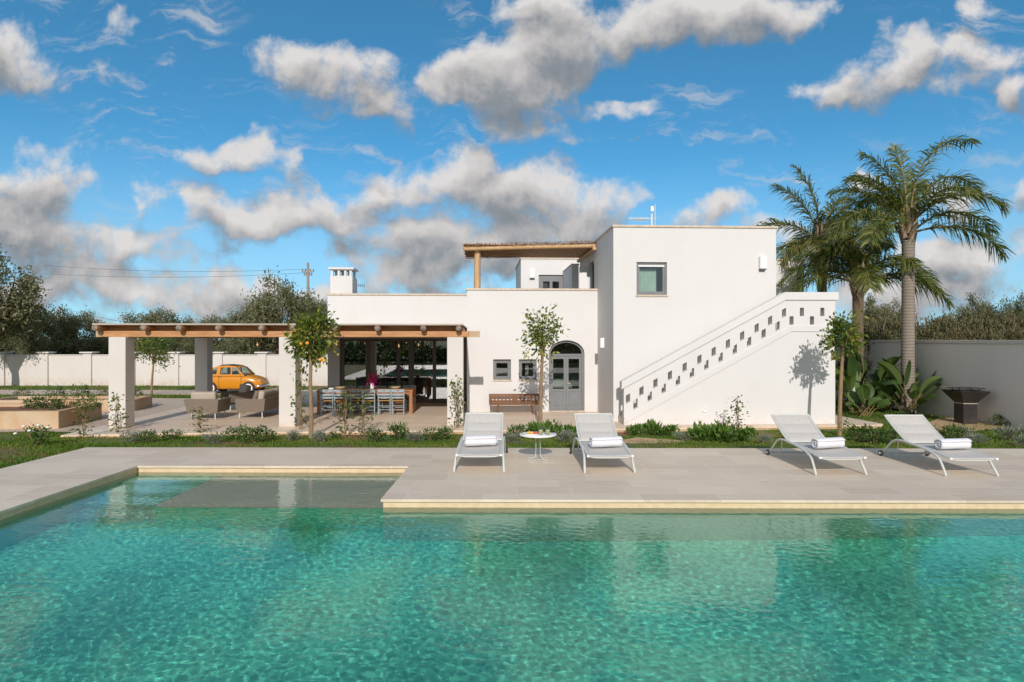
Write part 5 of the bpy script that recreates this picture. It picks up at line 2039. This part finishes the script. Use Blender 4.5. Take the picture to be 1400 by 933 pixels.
# ------------------------------------------------------------------ bench by the front door
u0b, u1b = on_v(668.5, 545, 2.1)[0], on_v(740, 545, 2.1)[0]
bn = empty('wall_bench', B((u0b + u1b) / 2, 2.0, PZ + .001), TH, 'old brown wooden bench with a slotted backrest against the white wall', 'bench')
W2 = (u1b - u0b) / 2
MB().box(-W2 + .02, W2 - .02, -.18, .16, .285, .325).build('seat', M['benchwood'], bn, bevel=.005)
L = [rect(-W2, W2, .33, .60)]
for i in range(13):
    x = -W2 + .12 + (2 * W2 - .24) * i / 12
    if i == 6:
        continue
    L.append(rect(x - .030, x + .030, .40, .53))
br_ = MB().plate(L, .17, .205, UVZ).build('backrest', M['benchwood'], bn, bevel=.004)
for s in (-1, 1):
    MB().tube([(s * (W2 - .30), -.14, .29), (s * (W2 - .26), -.20, .0)], [.026, .020], 8).build('leg', M['benchwood'], bn)
    MB().tube([(s * (W2 - .30), .14, .29), (s * (W2 - .26), .20, .0)], [.026, .020], 8).build('leg', M['benchwood'], bn)
    MB().tube([(s * (W2 - .06), .16, .30), (s * (W2 - .06), .185, .58)], .02, 6).build('back_post', M['benchwood'], bn)

# ------------------------------------------------------------------ wicker lounge
def seat_shell(name, w, d, label, cat, seats, loc, rz, group=None, pillows=0):
    """woven U-shaped shell with flared back and arms, cushions, thin white legs; back at -y"""
    r = empty(name, loc, rz, label, cat, group)
    t, z0, z1, fl = .05, .20, .60, .07
    pts_o = [(-w / 2, d / 2), (-w / 2, -d / 2), (w / 2, -d / 2), (w / 2, d / 2)]
    m = MB()
    for (a, b), dz in zip(zip(pts_o[:-1], pts_o[1:]), (0, 0, 0)):
        A, Bv = Vector((*a, 0)), Vector((*b, 0))
        dr = (Bv - A).normalized()
        nm = Vector((dr.y, -dr.x, 0))
        if nm.dot((A + Bv) / 2) < 0:
            nm = -nm
        h = z1 if abs(dr.x) > .5 else z1 - .02
        bot = [A, Bv, Bv - nm * t, A - nm * t]
        topp = [p + nm * fl for p in bot]
        if abs(dr.x) > .5:
            topp[0] -= dr * fl
            topp[1] += dr * fl
        else:
            back_i = 1 if a[1] > b[1] else 0
            topp[back_i] = topp[back_i] + Vector((0, -fl, 0))
        m.hexa([tuple(p + Vector((0, 0, z0))) for p in bot], [tuple(p + Vector((0, 0, h))) for p in topp])
    m.box(-w / 2 + t + .002, w / 2 - t - .002, -d / 2 + t + .002, d / 2, z0 + .01, z0 + .06)
    m.build('woven_shell', M['wicker'], r, bevel=.012)
    sw_ = (w - 2 * t - .02) / seats
    for i in range(seats):
        x = -w / 2 + t + .01 + sw_ * (i + .5)
        MB().box(x - sw_ / 2 + .005, x + sw_ / 2 - .005, -d / 2 + t + .02, d / 2 - .02, z0 + .062, z0 + .20).build('seat_cushion', M['cushion'], r, bevel=.035)
        MB().box(x - sw_ / 2 + .01, x + sw_ / 2 - .01, -.09, .09, 0, .40, Matrix.Translation((0, -d / 2 + t + .11, z0 + .205)) @ Matrix.Rotation(radians(9), 4, 'X')).build('back_cushion', M['cushion'], r, bevel=.05)
    for i in range(pillows):
        MB().box(-.2, .2, -.07, .07, -.18, .18, Matrix.Translation((-w * .3 + i * .5, -d / 2 + t + .27, z0 + .42)) @ Matrix.Rotation(radians(20), 4, 'X') @ Matrix.Rotation(radians(12 * (i - 1)), 4, 'Z')).build('pillow', M['wicker'], r, bevel=.06)
    for a in (-w / 2 + .10, w / 2 - .10):
        for b in (-d / 2 + .09, d / 2 - .09):
            MB().tube([(a, b, z0 + .02), (a * 1.04, b * 1.06, .0)], [.019, .015], 8).build('leg', M['whitemetal'], r)
    return r


ga = at(277, 574, PZ)
seat_shell('armchair', .86, .76, 'taupe woven armchair with its back to the pool beside the inner column', 'armchair', 1, (ga.x, ga.y + .34, PZ + .001), TH - .04, 'woven lounge armchairs')
gs = at(335, 573, PZ)
seat_shell('sofa', 2.0, .82, 'long taupe woven sofa seen from behind with scatter pillows', 'sofa', 2, (gs.x + .12, gs.y + 1.05, PZ + .001), pi / 2 + TH - .06, pillows=3)
gd = at(324, 560, PZ)
seat_shell('armchair', .86, .76, 'dark shaded woven armchair at the far side of the lounge group', 'armchair', 1, (gd.x - .05, gd.y + .1, PZ + .001), TH + pi - .9, 'woven lounge armchairs')
gt = at(305, 563, PZ)
ct = empty('coffee_table', (gt.x + .1, gt.y + .3, PZ + .001), TH, 'low dark coffee table between the armchairs and the sofa', 'coffee table')
MB().box(-.35, .35, -.35, .35, .30, .33).build('table_top', M['bronze'], ct, bevel=.005)
for a in (-.31, .31):
    for b in (-.31, .31):
        MB().tube([(a, b, .30), (a, b, 0)], .016, 6).build('leg', M['bronze'], ct)

# ------------------------------------------------------------------ barbecue
gb = at(1330, 576, -.17)
bq = empty('barbecue', (gb.x, gb.y + .28, ground_z(gb.x, gb.y) + .032), 0, 'rusty dark steel fire bowl barbecue on a square pedestal by the shaded wall', 'barbecue')


def frust(m, s0, s1, z0, z1):
    return m.hexa([(-s0, -s0, z0), (s0, -s0, z0), (s0, s0, z0), (-s0, s0, z0)], [(-s1, -s1, z1), (s1, -s1, z1), (s1, s1, z1), (-s1, s1, z1)])


frust(MB(), .195, .195, 0, .56).build('pedestal', M['steel'], bq, bevel=.008)
frust(MB(), .20, .20, .562, .585).build('collar', M['greywood'], bq, bevel=.003)
bw = frust(MB(), .19, .41, .587, .915)
bw.hexa([(-.41, -.41, .915), (.41, -.41, .915), (.41, .41, .915), (-.41, .41, .915)], [(-.412, -.412, .93), (.412, -.412, .93), (.412, .412, .93), (-.412, .412, .93)])
bw.build('fire_bowl', M['steel'], bq, bevel=.006)
MB().lathe([(.17, .985), (.46, .998), (.46, 1.008), (.17, .995), (.17, .985)], 40).build('plancha_ring', M['steel'], bq)
for k in range(4):
    a = radians(30 + 90 * k)
    MB().tube([(.34 * cos(a), .34 * sin(a), .93), (.34 * cos(a), .34 * sin(a), .992)], .018, 8).build('support', M['bronze'], bq)
for s in (-1, 1):
    MB().tube(bez([(s * .10 - .06, -.445, 1.005), (s * .10 - .06, -.46, 1.035), (s * .10 + .06, -.46, 1.035), (s * .10 + .06, -.445, 1.005)], 4), .009, 6).build('handle', M['bronze'], bq, fix=False)
MB().box(-.62, .10, .12, .14, 1.012, 1.03).box(-.62, .10, .16, .18, 1.012, 1.03).build('grill_bar', M['bronze'], bq)

# ------------------------------------------------------------------ little orange car
def car():
    g = garden(322, 538.5)
    r = empty('small_car', (at_y(291, HZ, g.y).x - .61, g.y + .35, ground_z(g.x, g.y + .6) + .014), TH - .02, 'small vintage orange car with black folded roof parked by the garden wall', 'car')
    r.scale = (.98, .98, .98)
    # lower body: stations along x (rear to front)
    S = [(.00, .40, .34, .50), (.04, .50, .27, .64), (.16, .60, .22, .76), (.40, .645, .20, .84), (.80, .655, .20, .865), (1.30, .66, .20, .865), (1.80, .66, .20, .865), (2.10, .655, .20, .865),
         (2.35, .645, .20, .83), (2.60, .62, .21, .765), (2.78, .575, .23, .69), (2.90, .50, .27, .60), (2.95, .42, .32, .52)]
    m = MB()
    ring = 18
    for x, w, zb, zt in S:
        half = [(0, zt + .02), (w * .45, zt + .015), (w * .80, zt - .015), (w * .94, zt - .07), (w, zt - .17 if zt > .6 else (zt + zb) / 2), (w * .995, (zt + zb) / 2 - .05), (w * .97, zb + .06), (w * .85, zb), (w * .4, zb - .01), (0, zb - .01)]
        loop = half + [(-y, z) for y, z in half[-2:0:-1]]
        m.v += [(x, y, z) for y, z in loop]
    for i in range(len(S) - 1):
        for k in range(ring):
            m.f.append((i * ring + k, i * ring + (k + 1) % ring, (i + 1) * ring + (k + 1) % ring, (i + 1) * ring + k))
            m.sm.append(True)
    m.f += [tuple(range(ring - 1, -1, -1)), tuple(range((len(S) - 1) * ring, len(S) * ring))]
    m.sm += [True, True]
    body = m.build('body', M['carpaint'], r)
    sd = body.modifiers.new('smooth', 'SUBSURF')
    sd.levels = sd.render_levels = 1
    yy = lambda z: .615 - (z - .85) * .27
    side = [(.34, .83), (2.18, .83), (1.82, 1.20), (1.70, 1.275), (1.35, 1.31), (.95, 1.295), (.66, 1.20), (.46, 1.02)]
    holes_ = [[(.52, .90), (.86, .90), (.90, 1.19), (.72, 1.17), (.60, 1.06)], [(1.02, .90), (1.52, .90), (1.52, 1.225), (1.04, 1.225)], [(1.58, .90), (1.98, .90), (1.76, 1.215), (1.58, 1.225)]]
    for s in (-1, 1):
        cs = MB().plate([side] + holes_, 0, .03, lambda a, b, t: (a, s * (yy(b) - t), b)).build('cabin_side', M['carpaint'], r, bevel=.004)
        for hl in holes_:
            e = [(a + (.012 if a < np.mean([q[0] for q in hl]) else -.012) * -1, b) for a, b in hl]
            MB().plate([e], .012, .018, lambda a, b, t: (a, s * (yy(b) - t), b)).build('side_window', M['carglass'], cs)
    # roof, rear and front screens follow the side profile
    prof = [(.34, .84), (.46, 1.02), (.66, 1.20), (.95, 1.30), (1.35, 1.318), (1.70, 1.283), (1.82, 1.205), (2.18, .84)]

    def skin(nm, i0, i1, mt, lift=0.0, inset=0.0):
        k = MB()
        for i in range(i0, i1 + 1):
            x, z = prof[i]
            w_ = yy(z) + .002 - inset
            for j in range(7):
                t = -1 + 2 * j / 6
                k.v.append((x, w_ * t, z + lift + .03 * (1 - t * t)))
        for i in range(i1 - i0):
            for j in range(6):
                a = i * 7 + j
                k.f.append((a, a + 1, a + 8, a + 7))
                k.sm.append(True)
        return k.build(nm, M[mt], r)
    skin('roof_shell', 2, 6, 'carpaint')
    skin('folding_roof', 3, 5, 'black', .012, .05)
    skin('rear_panel', 0, 1, 'carpaint')
    skin('rear_window', 1, 2, 'carglass')
    skin('windscreen', 6, 7, 'carglass')
    for s in (-1, 1):
        MB().tube([(2.18, s * .60, .85), (1.82, s * .52, 1.21)], .022, 6).build('screen_pillar', M['black'], r)
    MB().tube([(2.17, -.58, .86), (2.19, 0, .89), (2.17, .58, .86)], .014, 6).build('wiper_ledge', M['black'], r)
    for x in (.62, 2.36):
        for s in (-1, 1):
            y0_ = s * .655
            MB().lathe([(.001, -.01), (.30, -.01), (.30, .004), (.001, .004)], 28, (x, y0_ + s * .004, .275), axis='y').build('wheel_well_shade', M['black'], r)  # black disc painted in for the shade inside the wheel well
            w = MB().lathe([(.15, -.07), (.235, -.07), (.262, -.05), (.262, .05), (.235, .07), (.15, .07)], 30, (x, y0_ - s * .03, .262), axis='y').build('wheel', M['black'], r)
            yo = y0_ + s * .041
            MB().lathe([(.150, -.004), (.212, -.004), (.212, .004), (.150, .004)], 30, (x, yo + s * .001, .262), axis='y').build('whitewall', M['white'], w)
            MB().lathe([(.001, -.02), (.148, -.02), (.148, .006), (.10, .004), (.001, .004)], 26, (x, yo, .262), axis='y').build('rim', M['carpaint'], w)
            MB().lathe([(.001, -.02), (.075, -.02), (.06, .012), (.001, .022)], 20, (x, yo + s * .012, .262), axis='y').build('hubcap', M['chrome'], w)
    for s in (-1, 1):
        h_ = MB().lathe([(.001, -.06), (.082, -.06), (.086, 0), (.078, .012)], 20, (2.80, s * .44, .60), axis='x').build('headlight', M['chrome'], r)
        MB().ball((2.805, s * .44, .60), .074, 14, 8, (.35, 1, 1)).build('lens', M['white'], h_)
        MB().ball((2.87, s * .42, .455), .035, 10, 6, (.5, 1, .8)).build('indicator', M['orange_fruit'], r)
    MB().tube(bez([(2.72, -.62, .36), (2.93, -.52, .365), (3.03, 0, .37), (2.93, .52, .365), (2.72, .62, .36)], 6), .045, 8, flat=.6).build('front_bumper', M['chrome'], r, fix=False)
    MB().tube(bez([(.18, -.64, .37), (.00, -.52, .37), (-.08, 0, .37), (.00, .52, .37), (.18, .64, .37)], 6), .04, 8, flat=.6).build('rear_bumper', M['chrome'], r, fix=False)
    MB().tube(bez([(2.945, -.17, .57), (2.965, -.06, .585), (2.97, 0, .57), (2.965, .06, .585), (2.945, .17, .57)], 4), .011, 6).build('nose_trim', M['chrome'], r, fix=False)
    MB().box(1.04, 1.14, -.668, -.648, .79, .805).build('door_handle', M['chrome'], r, bevel=.004)
    MB().tube([(1.98, -.60, .88), (2.0, -.70, .95)], .008, 5).ball((2.0, -.72, .965), .05, 10, 6, (.35, 1, .7)).build('mirror', M['chrome'], r)
    # door shut lines and the small white crest with its line of lettering
    for x in (1.0, 2.02):
        MB().box(x, x + .008, -.6655, -.640, .26, .82).build('door_gap', M['black'], r)
    d_ = MB().plate([[(.52, .74), (.545, .765), (.57, .74), (.565, .70), (.545, .685), (.525, .70)]], 0, .004, lambda a, b, t: (a, -.655 - t, b)).build('crest', M['white'], r)
    for i in range(7):
        MB().box(.43 + .035 * i, .453 + .035 * i, -.6625, -.655, .605, .64).build('letter', M['white'], d_)
    for dx in (.35, .95):
        MB().box(dx + .5, dx + .9, -.40, .40, .30, .34) 
    for xs_ in (1.32,):
        MB().box(xs_, xs_ + .12, -.5, -.08, .5, 1.02).box(xs_, xs_ + .12, .08, .5, .5, 1.02).build('seats', M['black'], r, bevel=.04)
    MB().tube([(1.80 + .0, -.33 + .17 * cos(a), .93 + .15 * sin(a)) for a in np.linspace(0, 2 * pi, 17)], .010, 5, caps=False).build('steering_wheel', M['black'], r)
    return r


car()

# ------------------------------------------------------------------ poles, wires, aerials
Yp = 62.0
pp = at_y(421, HZ, Yp)
zg = ground_z(pp.x, Yp)
ztop = CH + (HZ - 359) * Yp / F
up_ = empty('utility_pole', (pp.x, Yp, zg), 0, 'tall utility pole with cross arms and insulators behind the largest olive', 'utility pole')
H = ztop - zg
MB().tube([(0, 0, -.2), (0, 0, H)], [.19, .12], 10).build('pole', M['concrete'], up_)
for z, w in ((H - .9, .62), (H - 1.25, .42)):
    a_ = MB().box(-w, w, -.06, .06, z - .06, z + .06).build('cross_arm', M['concrete'], up_)
    for x in (-w * .9, -w * .4, w * .4, w * .9):
        MB().lathe([(.05, .06), (.07, .12), (.04, .16), (.07, .21), (.001, .26)], 10, (x, 0, z)).build('insulator', M['bronze'], a_)
Yq = 55.0
pq = at_y(81, HZ, Yq)
zq = CH + (HZ - 421) * Yq / F
wp = empty('wooden_pole', (pq.x, Yq, ground_z(pq.x, Yq)), 0, 'thin pale wooden pole among the olives near the left edge', 'utility pole')
MB().tube([(0, 0, -.2), (0, 0, zq - ground_z(pq.x, Yq))], [.13, .10], 8).build('pole', M['post'], wp)
MB().lathe([(.05, 0), (.07, .06), (.04, .10), (.001, .16)], 8, (0, 0, zq - ground_z(pq.x, Yq))).build('insulator', M['bronze'], wp)
for k, (za, zb, lb) in enumerate(((ztop - .65, CH + (HZ - 349) * 62 / F, 'upper overhead wire running left from the tall utility pole'), (ztop - 1.0, CH + (HZ - 362) * 62 / F, 'lower overhead wire running left from the tall utility pole'),
                                  (CH + (HZ - 444) * 55 / F, zq, 'drooping wire from the thin wooden pole to the right'))):
    if k < 2:
        a, b = Vector((pp.x, Yp, za)), Vector((at_y(60, HZ, 70).x, 70, zb))
    else:
        a, b = Vector((at_y(240, HZ, 55).x, Yq, za)), Vector((pq.x, Yq, zb + .1))
    pts = []
    for i in range(25):
        t = i / 24
        p = a.lerp(b, t)
        p.z -= .9 * 4 * t * (1 - t) * .5
        pts.append(p)
    o_ = MB().tube(pts, .013, 4).build('overhead_wire', M['black'], None, fix=False)
    tag(o_, lb, 'wire', 'overhead wires on the left')

an = empty('television_aerial', B(1.62, 3.0, 5.1), TH, 'white comb shaped television aerial on the tower roof', 'aerial')
MB().tube([(.42, 0, 0), (.42, 0, 1.50)], .015, 8).build('mast', M['whitemetal'], an)
ab = MB().tube([(-.46, 0, 1.00), (.46, 0, 1.04)], .014, 6).build('boom', M['whitemetal'], an)
for i in range(11):
    x = -.44 + .062 * i
    MB().tube([(x, -.12, 1.0), (x, .12, 1.0)], .007, 4).tube([(x, 0, .93), (x, 0, 1.08)], .011, 4).build('element', M['white'], ab)
MB().box(.27, .38, -.03, .03, 1.26, 1.45).build('receiver_box', M['white'], an, bevel=.03)
MB().box(.28, .34, -.012, .012, .80, 1.20).build('reflector', M['whitemetal'], an, bevel=.01)
a2 = empty('small_aerial', B(-8.42, 6.2, 3.0), TH, 'small aerial arm fixed beside the chimney', 'aerial')
MB().tube([(0, 0, 0), (0, 0, 1.38)], .018, 6).build('mast', M['bronze'], a2)
ba = MB().tube([(-.05, 0, 1.18), (.30, 0, 1.12)], .010, 5).build('boom', M['bronze'], a2)
for i in range(5):
    MB().tube([(.0 + .07 * i, 0, 1.08), (.0 + .07 * i, 0, 1.22)], .008, 4).build('element', M['bronze'], ba)
